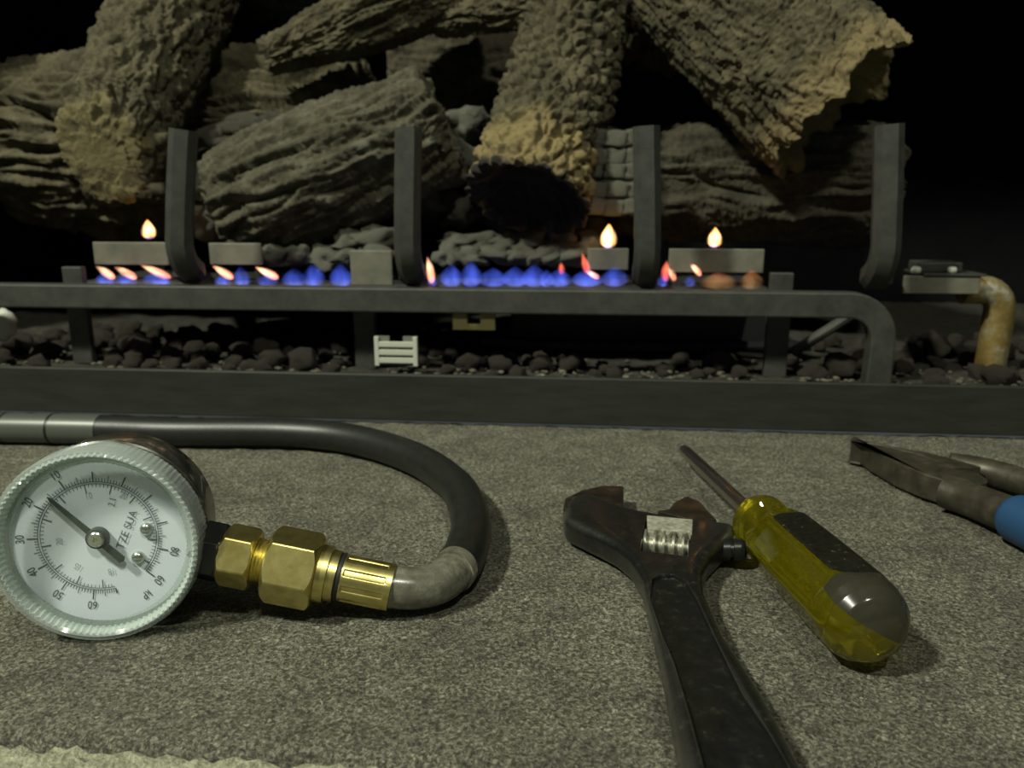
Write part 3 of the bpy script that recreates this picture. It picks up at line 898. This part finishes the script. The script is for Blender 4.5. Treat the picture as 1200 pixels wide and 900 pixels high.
for u, v0, v1, w, Y, t in ((175, 257, 280, 17, .60, 'yellow pilot flame above the left plate beside the first bar'),
                           (713, 262, 291, 20, .60, 'largest yellow flame, left of the third bar'),
                           (837, 266, 290, 17, .60, 'yellow flame above the right plate near the broken log')):
    flame(u, v0, v1, w, f_yellow, t, Y)
    l = bpy.data.lights.new('flame_light', 'POINT'); l.energy = .0045; l.color = (1, .42, .10); l.shadow_soft_size = .004; l.specular_factor = .35
    lo = bpy.data.objects.new('flame_light', l); COL.objects.link(lo); lo.location = [float(c) for c in Py(u, (v0 + v1) / 2 - 4, Y - .012)]
f_tip = flame_mat('flame_orange_streak', [(0, (.9, .22, .16)), (.35, (1, .38, .20)), (.7, (1, .60, .36)), (1, (1, .32, .14))], 420)
f_redtip = flame_mat('flame_red_streak', [(0, (.35, .06, .25)), (.4, (.9, .12, .07)), (1, (.9, .20, .10))], 260)


def tip(o, u, v, L_, wpx, ang, kind, Y=.557):
    """a tapering streak at photo point u, v; ang from upright, positive leans left"""
    c = bpy.data.objects.new('flame_tip', flame_mesh(kind, 0)); COL.objects.link(c); c.parent = o
    k = Y * 1.02 / FPX
    W = Matrix.Translation(Vector(Py(u, v, Y))) @ Matrix.Rotation(-ang, 4, 'Y') @ Matrix.Diagonal((wpx * k / 2, min(wpx * k / 2, .006), L_ * k, 1))
    c.matrix_basis = (Matrix.Translation(o.location) @ Matrix.Diagonal((*o.scale, 1))).inverted() @ W


OB, BB = 'leaning flames with orange tips on the left burner', 'blue flames along the burner'
for u, w, hh, tl, t in ((124, 26, 17, 26, 'leaning orange tipped flame, leftmost on the burner'),
                        (148, 30, 16, 30, 'leaning orange tipped flame, second from the left end'),
                        (184, 38, 18, 40, 'leaning orange tipped flame just left of the first bar'),
                        (262, 22, 14, 28, 'leaning orange tipped flame just right of the first bar'),
                        (314, 30, 16, 30, 'leaning orange tipped flame before the first pale embers')):
    o = flame(u, 335 - hh, 335, w, f_blue, t, group=OB)
    tip(o, u + tl * .40, 326, tl, 11, 1.15, f_tip)
rnd = random.Random(21)
ordw = ['first', 'second', 'third', 'fourth', 'fifth', 'sixth', 'seventh', 'eighth', 'ninth']
nl = nr = 0
for u, w, hh in ((194, 14, 12), (284, 22, 24), (346, 34, 22), (368, 30, 27), (400, 30, 27),
                 (529, 30, 27), (552, 30, 30), (578, 40, 22), (604, 36, 24), (626, 34, 26), (640, 22, 20), (720, 34, 24)):
    if u < 450: nl += 1; t = ordw[nl - 1] + ' blue flame from the first bar rightward, before the pale bracket'
    else: nr += 1; t = ordw[nr - 1] + ' blue flame counted rightward from the second bar'
    if u == 194: t = 'tiny blue flame at the left side of the first bar'
    if u == 720: t = 'blue flame right below the middle plate, left of the third bar'
    flame(u, 335 - hh, 336, w, f_blue, t, group=BB, Y=.560 + rnd.uniform(-.003, .003))
o = flame(507, 322, 335, 14, f_blue, 'narrow orange and blue flame right of the second bar'); tip(o, 507, 332, 30, 11, .28, f_tip)
o = flame(655, 314, 336, 34, f_blue, 'blue flame with a short red tip under the burnt log'); tip(o, 658, 322, 15, 9, .05, f_redtip)
o = flame(688, 314, 336, 40, f_blue, 'taller red tipped flame left of the middle yellow flame'); tip(o, 690, 322, 26, 10, .35, f_redtip); tip(o, 702, 326, 18, 8, 1.1, f_tip)
o = flame(776, 322, 336, 14, f_blue, 'red tipped flame just right of the third bar'); tip(o, 779, 330, 24, 12, -.1, f_redtip); tip(o, 792, 328, 14, 9, 1.0, f_tip)
o = flame(808, 322, 336, 14, f_blue, 'small orange flame under the right plate, nearest the third bar'); tip(o, 822, 322, 16, 9, 1.2, f_tip)
glow = flame_mat('flame_dim_orange', [(0, (.30, .17, .07)), (.6, (.40, .18, .06)), (1, (.6, .14, .05))], 48)
flame(842, 318, 339, 46, glow, 'broad dim orange flame under the right plate')
flame(880, 316, 339, 30, glow, 'dim orange flame at the right end of the burner', lean=-.2)

# ------------------------------------------------------------------ pressure gauge with its fittings and hose
GR, GYAW, GT = .034, math.radians(13), math.radians(3)
base = Pz(122, 753, 0)
gr = tag(empty('pressure_gauge', base, GYAW), 'round white dial pressure gauge with brass fitting and black rubber hose', 'gauge')
gx = np.array([math.cos(GYAW), math.sin(GYAW), 0]); gn = np.array([-math.sin(GYAW), math.cos(GYAW), 0])
gz = np.array([0, 0, 1]) * math.cos(GT) + gn * math.sin(GT); ga = gn * math.cos(GT) - np.array([0, 0, 1]) * math.sin(GT)
gc = base + gz * GR
# case (dark, smeared), stepped
lathe('case', gc, ga, [(.0075, .0300), (.0085, .0318), (.017, .0322), (.0175, .0328), (.0195, .0328), (.020, .0322), (.034, .0318), (.0375, .0300), (.038, .028), (.038, .0)], m_case, gr, n=96, fill=False)
# clear knurled ring
ringf = lambda a, t: 1 + .003 * np.sign(np.sin(a * 110)) * (1 if .0015 < t < .0125 else 0)
lathe('bezel', gc, ga, [(.0055, .0282), (.0045, .0300), (.0012, .0306), (.0, .0318), (.0004, .0332), (.0018, .0338), (.0120, .0338), (.0128, .0332), (.0128, .0325), (.0062, .0322)],
      m_bezel, gr, n=300, radf=ringf, closed=True, auto=25)
# inner ring of prismatic ribs seen through the clear rim
rib = lambda a, t: 1 + .018 * np.sin(a * 96) * .8
lathe('rib_ring', gc, ga, [(.0016, .0316), (.0050, .0304), (.0056, .0312), (.0022, .0324)], clear_plastic('ribbed_clear_plastic', (.62, .69, .65), .25, .10), gr, n=360, radf=rib, closed=True, auto=20)
lathe('lens', gc, ga, [(.0030, .0300), (.0022, .024), (.0018, .012), (.0017, 0)], m_lens, gr, n=72, fill=False)
dial = lathe('dial', gc, ga, [(.0086, .0), (.0084, .0300), (.0090, .0300), (.0092, .0)], m_dial, gr, n=72)
dc = gc - gx * .0012 + gz * .0012        # centre of the printed scale
DOFF = .0082


def dial_pt(x, z, off=DOFF): return dc + gx * x + gz * z + ga * off


def quad_strip(bm, p, q, w, off=DOFF):
    p = np.array(p); q = np.array(q); d = q - p; d = d / np.linalg.norm(d); n = np.array([-d[1], d[0]]) * w / 2
    bm.faces.new([bm.verts.new(tuple(dial_pt(*c, off))) for c in (p - n, q - n, q + n, p + n)])


def polar(a, r): a = math.radians(a); return np.array([math.cos(a) * r, math.sin(a) * r])


majors = [-43, -16, 10, 37, 63, 90, 118, 148, 179, 207, 233, 260, 281]
bm = bmesh.new(); bi = bmesh.new()
for k in range(len(majors) - 1):
    a0, a1 = majors[k], majors[k + 1]
    nsub = 10
    for j in range(nsub):
        a = a0 + (a1 - a0) * j / nsub
        r1 = .0232 if j == 0 else (.0220 if j == 5 else .0209)
        quad_strip(bm, polar(a, .0197), polar(a, r1), .00042 if j == 0 else .00022)
    for j in range(7):
        a = a0 + 9 + (a1 - a0) * j / 7
        if a < 280: quad_strip(bm, polar(a, .0189), polar(a, .0158 if j == 0 else .0177), .00036 if j == 0 else .00020)
quad_strip(bm, polar(281, .0197), polar(281, .0215), .0005); quad_strip(bm, polar(-43, .0197), polar(-43, .0232), .0004)
for r in (.0189, .0196):
    pts = [polar(a, r) for a in np.linspace(-43, 281, 160)]
    for p, q_ in zip(pts[:-1], pts[1:]): quad_strip(bm, p, q_, .00020)
link('tick_marks', bm_mesh(bm, 'tick_marks'), m_print, dial, smooth=False); bi.free()


def text_faces(txt, size, x, z, ang, name, material, parent, ptfun, widthf=1.0):
    cu = bpy.data.curves.new('t', 'FONT'); cu.body = txt; cu.size = size; cu.align_x = 'CENTER'; cu.align_y = 'CENTER'; cu.resolution_u = 3
    o = bpy.data.objects.new('t', cu); COL.objects.link(o)
    dg = bpy.context.evaluated_depsgraph_get(); dg.update()
    me = bpy.data.meshes.new_from_object(o.evaluated_get(dg)); bpy.data.objects.remove(o)
    c, s = math.cos(ang), math.sin(ang)
    for v in me.vertices:
        px, pz = v.co.x * widthf, v.co.y
        v.co = ptfun(x + c * px - s * pz, z + s * px + c * pz)
    return link(name, me, material, parent, smooth=False)


for a, t in ((118, '10'), (148, '20'), (179, '30'), (207, '40'), (233, '50'), (260, '60'), (-16, '80'), (-43, '60')):
    p = polar(a, .0252); text_faces(t, .0042, p[0], p[1], math.radians(a - 90), 'scale_number', m_print, dial, dial_pt, .78)
text_faces('kP', .0040, .0138, -.0222, math.radians(-58 - 90), 'unit_mark', m_print, dial, dial_pt, .8)
for t, x, z, a in (('10', -.0019, .0147, 100), ('12', -.0101, .0095, 135), ('20', -.0127, -.001, 178), ('15', -.0078, -.0104, 235), ('18', .0030, -.0128, 277), ('20', .0094, .0142, 60)):
    text_faces(t, .0032, x, z, math.radians(a - 90), 'inner_number', m_faint, dial, dial_pt, .8)
text_faces('2.1', .0034, .0056, .0122, math.radians(72), 'unit_mark', mat('dial_ink_grey', (.22, .26, .25), .7), dial, dial_pt, .8)
text_faces('TZE SUA', .0038, .0094, .0020, math.radians(66), 'dial_lettering', mat('dial_ink_mid', (.16, .19, .18), .7), dial, dial_pt, 1.0)
for x, z in ((.0158, .0018), (.0122, -.0084)):
    lathe('rivet', dial_pt(x, z, DOFF + .0002), -ga, [(-.0004, .0023), (.0004, .0023), (.0012, .0018), (.0017, .001), (.0018, 0)], m_rivet, gr, n=24, auto=60)
# needle
a = math.radians(132.6); d2 = np.array([math.cos(a), math.sin(a)]); n2 = np.array([-d2[1], d2[0]])
poly = [d2 * .0212, d2 * .0195 + n2 * .0006, d2 * .0030 + n2 * .0010, -d2 * .0112 + n2 * .0013, -d2 * .0118, -d2 * .0112 - n2 * .0013, d2 * .0030 - n2 * .0010, d2 * .0195 - n2 * .0006]
bm = bmesh.new(); add_prism(bm, [dial_pt(*p, .0066) for p in poly], [dial_pt(*p, .0060) for p in poly])
nd = link('needle', bm_mesh(bm, 'needle'), m_needle, gr, smooth=False)
lathe('needle_boss', dial_pt(0, 0, .0068), -ga, [(-.0015, .0036), (.0010, .0036), (.0012, .0033), (.0012, .0)], m_needle, nd, n=32)
lathe('needle_hub', dial_pt(0, 0, .0064), -ga, [(0, .0027), (.0014, .0027), (.0018, .0022), (.0018, .0008), (.0013, .0005), (.0013, 0)], m_rivet, nd, n=32)

# fittings along the stem axis
HA = Pz(250, 646, .0245); HB = Pz(458, 688, .0105)
fd = HB - HA; FL = np.linalg.norm(fd); fd /= FL
along = lambda u: (u - 250) / (458 - 250) * FL
at_u = lambda u: HA + fd * along(u)


def hexnut(name, u0, u1, af, material, cham=.0012, rot=0.0):
    Rr = af / math.sqrt(3); Lh = along(u1) - along(u0)
    x, y, z = frame(fd); bm = bmesh.new()
    n = 6; pr = []
    for k in range(n):
        t = rot + k * math.pi / 3; pr.append(np.cos(t) * x + np.sin(t) * y)
    o0 = at_u(u0)
    add_prism(bm, [o0 + p * Rr for p in pr], [o0 + z * Lh + p * Rr for p in pr])
    me = bm_mesh(bm, name)
    # turned ends: intersect with a chamfered cylinder by cutting each corner with a cone
    me = bevel_mesh(me, .0005, 2)
    bm = bmesh.new(); bm.from_mesh(me)
    bmesh.ops.subdivide_edges(bm, edges=[e for e in bm.edges if e.calc_length() > Rr * .5 and abs((np.array(e.verts[0].co) - np.array(e.verts[1].co)) @ z) < 1e-5], cuts=8, use_grid_fill=False)
    bmesh.ops.triangulate(bm, faces=[f for f in bm.faces if len(f.verts) > 4])
    for v in bm.verts:
        c = np.array(v.co[:]) - o0; t = c @ z; rv = c - z * t; r = np.linalg.norm(rv)
        over = max(0, r - af * .49)
        if t < Lh * .5: t2 = max(t, over * .9)
        else: t2 = min(t, Lh - over * .9)
        v.co = o0 + z * t2 + rv
    bm.to_mesh(me); bm.free()
    return link(name, me, material, gr, smooth=False)


lathe('stem', at_u(205), fd, [(0, .0065), (along(240) - along(205), .0065)], m_blackhex, gr, n=24)
hexnut('stem_nut', 235, 264, .0190, m_blackhex, rot=.35)
hexnut('brass_nut', 262, 300, .0196, m_brass, rot=.06)
tp = []
for k in range(5): tp += [(along(299 + k * 4) - along(299), .0074), (along(301 + k * 4) - along(299), .0080)]
lathe('brass_neck', at_u(299), fd, tp, m_brass, gr, n=40, auto=15)
hexnut('brass_coupling', 315, 373, .0243, m_brass, rot=.04)
lathe('brass_collar', at_u(372), fd, [(0, .0098), (.0005, .0103), (along(385) - along(372), .0103), (along(386) - along(372), .0094), (along(395) - along(372), .0092)], m_brass, gr, n=48)
lathe('o_ring', at_u(394), fd, [(0, .0075), (.0004, .0086), (.0016, .0088), (along(401) - along(394), .0086), (along(402) - along(394), .007)], m_oring, gr, n=40)
flute = lambda a, t: 1 + (.05 * sstep(-.5, -.2, np.cos(a * 9)) if along(404) - along(400) < t < along(452) - along(400) else .05)
pf = [(0, .0074), (.0003, .0081)] + [(along(u) - along(400), .0081) for u in (403, 404.5, 420, 436, 451, 452.5, 459)] + [(along(460) - along(400), .0072)]
lathe('brass_ferrule', at_u(400), fd, pf, m_brass, gr, n=180, radf=flute, auto=30)

HR = .0088
hp = [(548, 640, .0090), (552, 618, .0090), (547, 593, .0090), (531, 567, .0090), (486, 537, .0090), (415, 515, .0090), (335, 507, .0090), (200, 506, .0090), (100, 503, .0090)]
W = [Pz(*p) for p in hp]
slv = [at_u(459), Pz(490, 689, .0092), Pz(518, 681, .0088), Pz(538, 661, .0089), W[0]]
allp = np.array([at_u(455)] + slv[1:4] + W + [np.array([W[-1][0] - .14, W[-1][1] - .004, .0090]), np.array([W[-1][0] - .30, W[-1][1] - .004, .0090])])
P, L = spline(allp, 760)
kcut = int(np.argmin(np.linalg.norm(P - Pz(540, 659, .0089), axis=1)))
kband = int(np.argmin(np.linalg.norm(P - Pz(124, 503, .0090), axis=1)))
tube('hose', P[kcut - 4:], HR, m_rubber, gr, n=40, raw=True)
tube('sleeve', P[:kcut + 1], .0077, m_sleeve, gr, n=40, raw=True)
tube('sleeve_rim', P[kcut - 9:kcut + 1], .0086, m_sleeve, gr, n=40, raw=True)
# ringed metal end on the hose at the left edge
ends = [Pz(u, 503, .009) for u in (121, 62, 3, -60)]
kk = [int(np.argmin(np.linalg.norm(P - e, axis=1))) for e in ends]
for i in range(3):
    tube('hose_band', P[kk[i] + 1:kk[i + 1]], HR * 1.05, m_bandmetal, gr, n=40, raw=True)

# ------------------------------------------------------------------ adjustable wrench
wz = .013
wr = tag(empty('adjustable_wrench', Pz(800, 760, 0)), 'black adjustable wrench lying jaws away beside the yellow screwdriver', 'wrench')
left = [Pz(u, v, .001) for u, v in ((790, 897), (778, 825), (763, 755), (752, 710), (738, 684), (720, 668), (700, 657), (676, 645), (661, 637))]
right = [Pz(u, v, wz) for u, v in ((860, 624), (846, 636), (832, 650), (824, 668), (826, 690), (850, 741), (885, 793), (914, 842), (943, 897))]
far = [Pz(u, v, wz) for u, v in ((660, 589), (670, 580), (690, 575), (731, 592), (773, 600), (815, 606), (862, 611))]
dl = left[0] - left[1]; dr = right[-1] - right[-2]
hd = (dl + dr); hd[2] = 0; hd /= np.linalg.norm(hd)
le, re_ = left[0] + hd * .035, right[-1] + hd * .035
mid = (le + re_) / 2; hw = np.linalg.norm((le - re_)[:2]) / 2; sd = (le - mid); sd[2] = 0; sd /= np.linalg.norm(sd)
tail = [mid + sd * hw * math.cos(t) + hd * hw * .8 * math.sin(t) for t in np.linspace(.15, math.pi - .15, 9)]
outline = [p[:2] for p in tail[::-1]] + [p[:2] for p in left] + [p[:2] for p in far] + [p[:2] for p in right]
# order: tail (right->left), up the left side, far edge, down the right side
bm = bmesh.new(); add_prism(bm, [(*p, .0012) for p in outline], [(*p, wz) for p in outline])
body = bm_mesh(bm, 'body')
rec = [Pz(u, v, wz)[:2] for u, v in ((764, 678), (776, 673), (790, 673), (803, 680), (817, 703), (839, 750), (870, 813), (902, 860), (922, 895))]
recl = [Pz(u, v, wz)[:2] for u, v in ((824, 895), (808, 836), (791, 779), (774, 735), (762, 697))]
e2 = [rec[-1] + hd[:2] * .02, recl[0] + hd[:2] * .02]
rp = rec + e2 + recl
bm = bmesh.new(); add_prism(bm, [(*p, wz - .0017) for p in rp], [(*p, wz + .004) for p in rp]); cut1 = bm_mesh(bm, 'c1')
slot = [Pz(u, v, wz)[:2] for u, v in ((757, 605), (812, 610), (806, 652), (750, 645))]
bm = bmesh.new(); add_prism(bm, [(*p, -.01) for p in slot], [(*p, wz + .004) for p in slot]); cut2 = bm_mesh(bm, 'c2')
hc = mid - hd * .004
bm = bmesh.new(); bmesh.ops.create_cone(bm, cap_ends=True, segments=32, radius1=.0075, radius2=.0075, depth=.05, matrix=Matrix.Translation((hc[0], hc[1], .005)))
cut3 = bm_mesh(bm, 'c3')
body = bevel_mesh(body, .0036, 5, 35)
body = boolean(body, [cut1, cut2, cut3])
body = bevel_mesh(body, .0006, 2, 50)
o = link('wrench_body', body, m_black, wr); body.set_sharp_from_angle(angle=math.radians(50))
# fixed jaw: thinner hook beyond the head, sloping down to its tip
fj = [(660, 600), (662, 588), (668, 579), (681, 572.5), (707, 567), (731, 567.5), (731, 593), (700, 592), (672, 597)]
fjw = [Pz(u, v, .0105 if k < 6 else .0125)[:2] for k, (u, v) in enumerate(fj)]
top = [(p[0], p[1], .0098 if k in (2, 3, 4, 5) else .0126) for k, p in enumerate(fjw)]
bm = bmesh.new(); add_prism(bm, [(*p, .0016) for p in fjw], top); bmesh.ops.triangulate(bm, faces=[f for f in bm.faces if len(f.verts) > 4])
me = bevel_mesh(bm_mesh(bm, 'fixed_jaw'), .0008, 2, 40); link('fixed_jaw', me, m_brownjaw, wr, smooth=False)
mj = [(770, 601), (783, 596), (790, 588), (804, 580), (820, 586), (831, 598), (840, 612), (815, 612)]
mjw = [Pz(u, v, .0105)[:2] for u, v in mj]
bm = bmesh.new(); add_prism(bm, [(*p, .0016) for p in mjw], [(p[0], p[1], .0118 if k in (0, 6, 7) else .0102) for k, p in enumerate(mjw)])
bmesh.ops.triangulate(bm, faces=[f for f in bm.faces if len(f.verts) > 4])
me = bevel_mesh(bm_mesh(bm, 'movable_jaw'), .0008, 2, 40); link('movable_jaw', me, m_brownjaw, wr, smooth=False)
# worm screw with ridges, and the bright rack of the movable jaw behind it
wa, wb = Pz(752, 638, .0072), Pz(807, 644, .0072); wl = np.linalg.norm(wb - wa); pr = []
for k in range(5):
    s0 = k / 5 * wl + .0006
    pr += [(s0, .0043), (s0 + .0004, .0066), (s0 + .0014, .0066), (s0 + .0018, .0043)]
pr = [(0, 0), (0, .0043)] + pr + [(wl, .0043), (wl, 0)]
lathe('worm_screw', wa, wb - wa, pr, m_knurl, wr, n=40, auto=20)
rk = [Pz(u, v, .0135)[:2] for u, v in ((758, 604), (812, 609))]
rk2 = [Pz(u, v, .0135)[:2] for u, v in ((811, 626), (806, 623), (802, 627), (798, 627), (793, 622), (789, 622), (784, 626), (780, 626), (775, 621), (771, 621), (766, 624), (759, 623))]
pp = rk + rk2
bm = bmesh.new(); add_prism(bm, [(*p, .0040) for p in pp], [(*p, .0137) for p in pp])
me = bevel_mesh(bm_mesh(bm, 'rack'), .0004, 2, 40); link('rack', me, m_rack, wr, smooth=False)
pa, pb_ = Pz(832, 644, .0075), Pz(871, 644, .0075)
lathe('pin', pa, pb_ - pa, [(0, .0044), (.0075, .0044), (.0078, .0036), (.0088, .0036), (.009, .0046), (.0130, .0046), (.0142, .0036), (.0142, 0)], m_blackhex, wr, n=32)

# ------------------------------------------------------------------ screwdriver
tipP = Pz(799, 525, .0100); butt = Pz(1018, 732, .0164)
ax = tipP - butt; SL = np.linalg.norm(ax); ax /= SL
tc_ = min(np.linspace(.06, .14, 400), key=lambda t: abs(600 + FPX * ((butt + ax * t - _C) @ _r) / ((butt + ax * t - _C) @ _f) - 894))   # where handle meets shaft
colr = butt + ax * tc_
sd_ = tag(empty('screwdriver', (float(colr[0]), float(colr[1]), 0)), 'screwdriver with clear yellow handle and black grip panel', 'screwdriver')
b0 = -.007
prof = [(b0, 0), (b0 + .0002, .0040), (b0 + .0010, .0075), (b0 + .0030, .0108), (b0 + .0065, .0134), (b0 + .0105, .0145), (b0 + .014, .0149),
        (.020, .0150), (.045, .0149), (tc_ - .022, .0146), (tc_ - .015, .0136), (tc_ - .011, .0112), (tc_ - .008, .0100), (tc_ - .005, .0106), (tc_ - .0042, .0102), (tc_ - .003, .0116), (tc_ - .002, .0112), (tc_ - .0005, .0122), (tc_ + .002, .0124), (tc_ + .004, .0118), (tc_ + .005, .0098), (tc_ + .0055, .0)]


def hexr(a, t):
    w = float(sstep(b0 + .010, b0 + .018, np.array(t)) * (1 - sstep(tc_ - .020, tc_ - .012, np.array(t))))
    k = np.cos((np.mod(a + math.pi / 6 * 0, math.pi / 3)) - math.pi / 6)
    hexp = np.minimum(.905 / np.maximum(k, .86), 1.0)
    return 1 - w * (1 - hexp)


dense = []
for (t0, r0), (t1, r1) in zip(prof[:-1], prof[1:]):
    nseg = max(1, int(abs(t1 - t0) / .003))
    for j in range(nseg): dense.append((t0 + (t1 - t0) * j / nseg, r0 + (r1 - r0) * j / nseg))
dense.append(prof[-1])
lathe('handle', butt, ax, dense, m_amber, sd_, n=96, radf=hexr, auto=24)
lathe('shaft', butt, ax, [(tc_ - .030, 0), (tc_ - .030, .0034), (SL - .010, .0034), (SL - .004, .0030), (SL, .0012), (SL, 0)], m_shaft, sd_, n=24, auto=40)
# black printed grip panel lying on the upper faces of the handle
x, y, z = frame(ax)
up_ang = math.atan2(float(np.dot((0, 0, 1), y)), float(np.dot((0, 0, 1), x)))
na, ns = 40, 60; V = []
t0, t1 = .0085, tc_ - .0215


def handle_r(a, t):
    ts = np.array([p[0] for p in dense]); rr = np.array([p[1] for p in dense])
    return np.interp(t, ts, rr) * hexr(np.array([a]), t)[0]


for i in range(ns + 1):
    t = t0 + (t1 - t0) * i / ns
    e = max(0, 1 - min(i, ns - i) / 6.0)
    half = .92 * math.sqrt(max(0.0, 1 - .75 * e * e))
    for j in range(na + 1):
        a = up_ang + (.42 if i >= 0 else 0) + (j / na * 2 - 1) * half
        r = handle_r(a, t) + .00035
        V.append(butt + ax * t + x * math.cos(a) * r + y * math.sin(a) * r)
ca = up_ang + .52; cn = np.array((math.cos(ca), math.sin(ca)))
V2 = []; nr_, nc_ = 44, 120
for i in range(-4, nr_ + 1):
    t = b0 + .0002 + (t0 + .0006 - b0) * max(i, 0) / nr_
    for j in range(nc_):
        a = 2 * math.pi * j / nc_
        r = float(np.interp(t, [p[0] for p in dense], [p[1] for p in dense]))
        r = (handle_r(a, t) if t > b0 + .010 else r) + .00022
        if i < 0: r = r * (i + 4.02) / 4; t = b0 - .0001
        V2.append((t, math.cos(a) * r, math.sin(a) * r))
V2 = np.array(V2)
V2 = butt + ax * V2[:, :1] + x * V2[:, 1:2] + y * V2[:, 2:]
me = mesh_np('painted_refraction', V2, grid_quads(nr_ + 5, nc_)); bm = bmesh.new(); bm.from_mesh(me)
cn3 = x * cn[0] + y * cn[1]
bmesh.ops.bisect_plane(bm, geom=bm.verts[:] + bm.edges[:] + bm.faces[:], plane_co=butt + cn3 * .0010, plane_no=cn3 - ax * .10, clear_inner=True)
bm.to_mesh(me); bm.free()
m_refraction = mat('painted_refraction', (.030, .030, .022), .17, Alpha=.82)  # added dark shell: paints the grip panel's refracted image over the clear dome
link('painted_refraction', me, m_refraction, sd_)
link('grip_panel', mesh_np('grip_panel', np.array(V), grid_quads(ns + 1, na + 1, wrap=False)), m_panel, sd_)

# ------------------------------------------------------------------ pliers
pl = tag(empty('pliers', (*Pz(1100, 585, 0)[:2], 0)), 'pliers with blue grip lying at the right edge of the hearth', 'pliers')
pz = .0140
near = [Pz(u, v, 0.001) for u, v in ((999, 538), (1020, 553), (1050, 571), (1080, 584), (1108, 593))]
seam = [Pz(u, v, pz) for u, v in ((1116, 549), (1096, 540), (1071, 531), (1033, 522), (998, 516))]
pn = [p[:2] for p in near] + [p[:2] for p in seam]
bm = bmesh.new(); add_prism(bm, [(*p, .0010) for p in pn], [(*p, pz) for p in pn]); me = bevel_mesh(bm_mesh(bm, 'jaw'), .0008, 2, 40)
link('jaw', me, m_plier, pl, smooth=False)
farj = [Pz(u, v, pz) for u, v in ((997, 515.5), (1033, 521.2), (1071, 530.2), (1096, 539), (1116, 548), (1150, 547), (1116, 537), (1086, 530), (1055, 525), (1027, 519), (1010, 515.5))]
pn = [p[:2] for p in farj]
bm = bmesh.new(); add_prism(bm, [(*p, .0010) for p in pn], [(*p, pz) for p in pn]); me = bevel_mesh(bm_mesh(bm, 'jaw'), .0005, 2, 40)
link('jaw', me, m_plier, pl, smooth=False)
# handle of the near jaw, rounded
hp_ = [(1108, 577, .0085), (1135, 585, .0088), (1165, 596, .0098), (1200, 611, .0108), (1250, 638, .0110)]
Wp = [Pz(*p) for p in hp_]; Pn, _ = spline(Wp, 50)
tube('near_handle', Pn, .0085, m_plier, pl, n=24, raw=True, radf=lambda s: .92 + .06 * math.sin(s * 3))
k0 = int(np.argmin(np.linalg.norm(Pn - Pz(1186, 605, .0102), axis=1)))
tail_ = [Pn[-1], Pn[-1] + np.array((.012, -.035, 0)), Pn[-1] + np.array((.020, -.075, 0))]
Pg = np.vstack([Pn[k0:], spline(tail_, 25)[0][1:]])
tube('grip', Pg, .0108, m_blue, pl, n=28, raw=True, radf=lambda s: .70 + .30 * min(1, (s / .06)) ** .5 if s < .06 else 1.0)
hf = [Pz(1112, 545, .0090), Pz(1150, 551, .0085), Pz(1185, 560, .0085), Pz(1230, 576, .0085), Pz(1275, 600, .0085)]
tube('far_handle', hf, .0068, m_plier, pl, n=20, m=40)
lathe('pivot', np.array((*Pz(1128, 560, pz)[:2], .002)), (0, 0, 1), [(0, .0105), (.0122, .0105), (.0136, .0085), (.014, 0)], m_plier, pl, n=32)
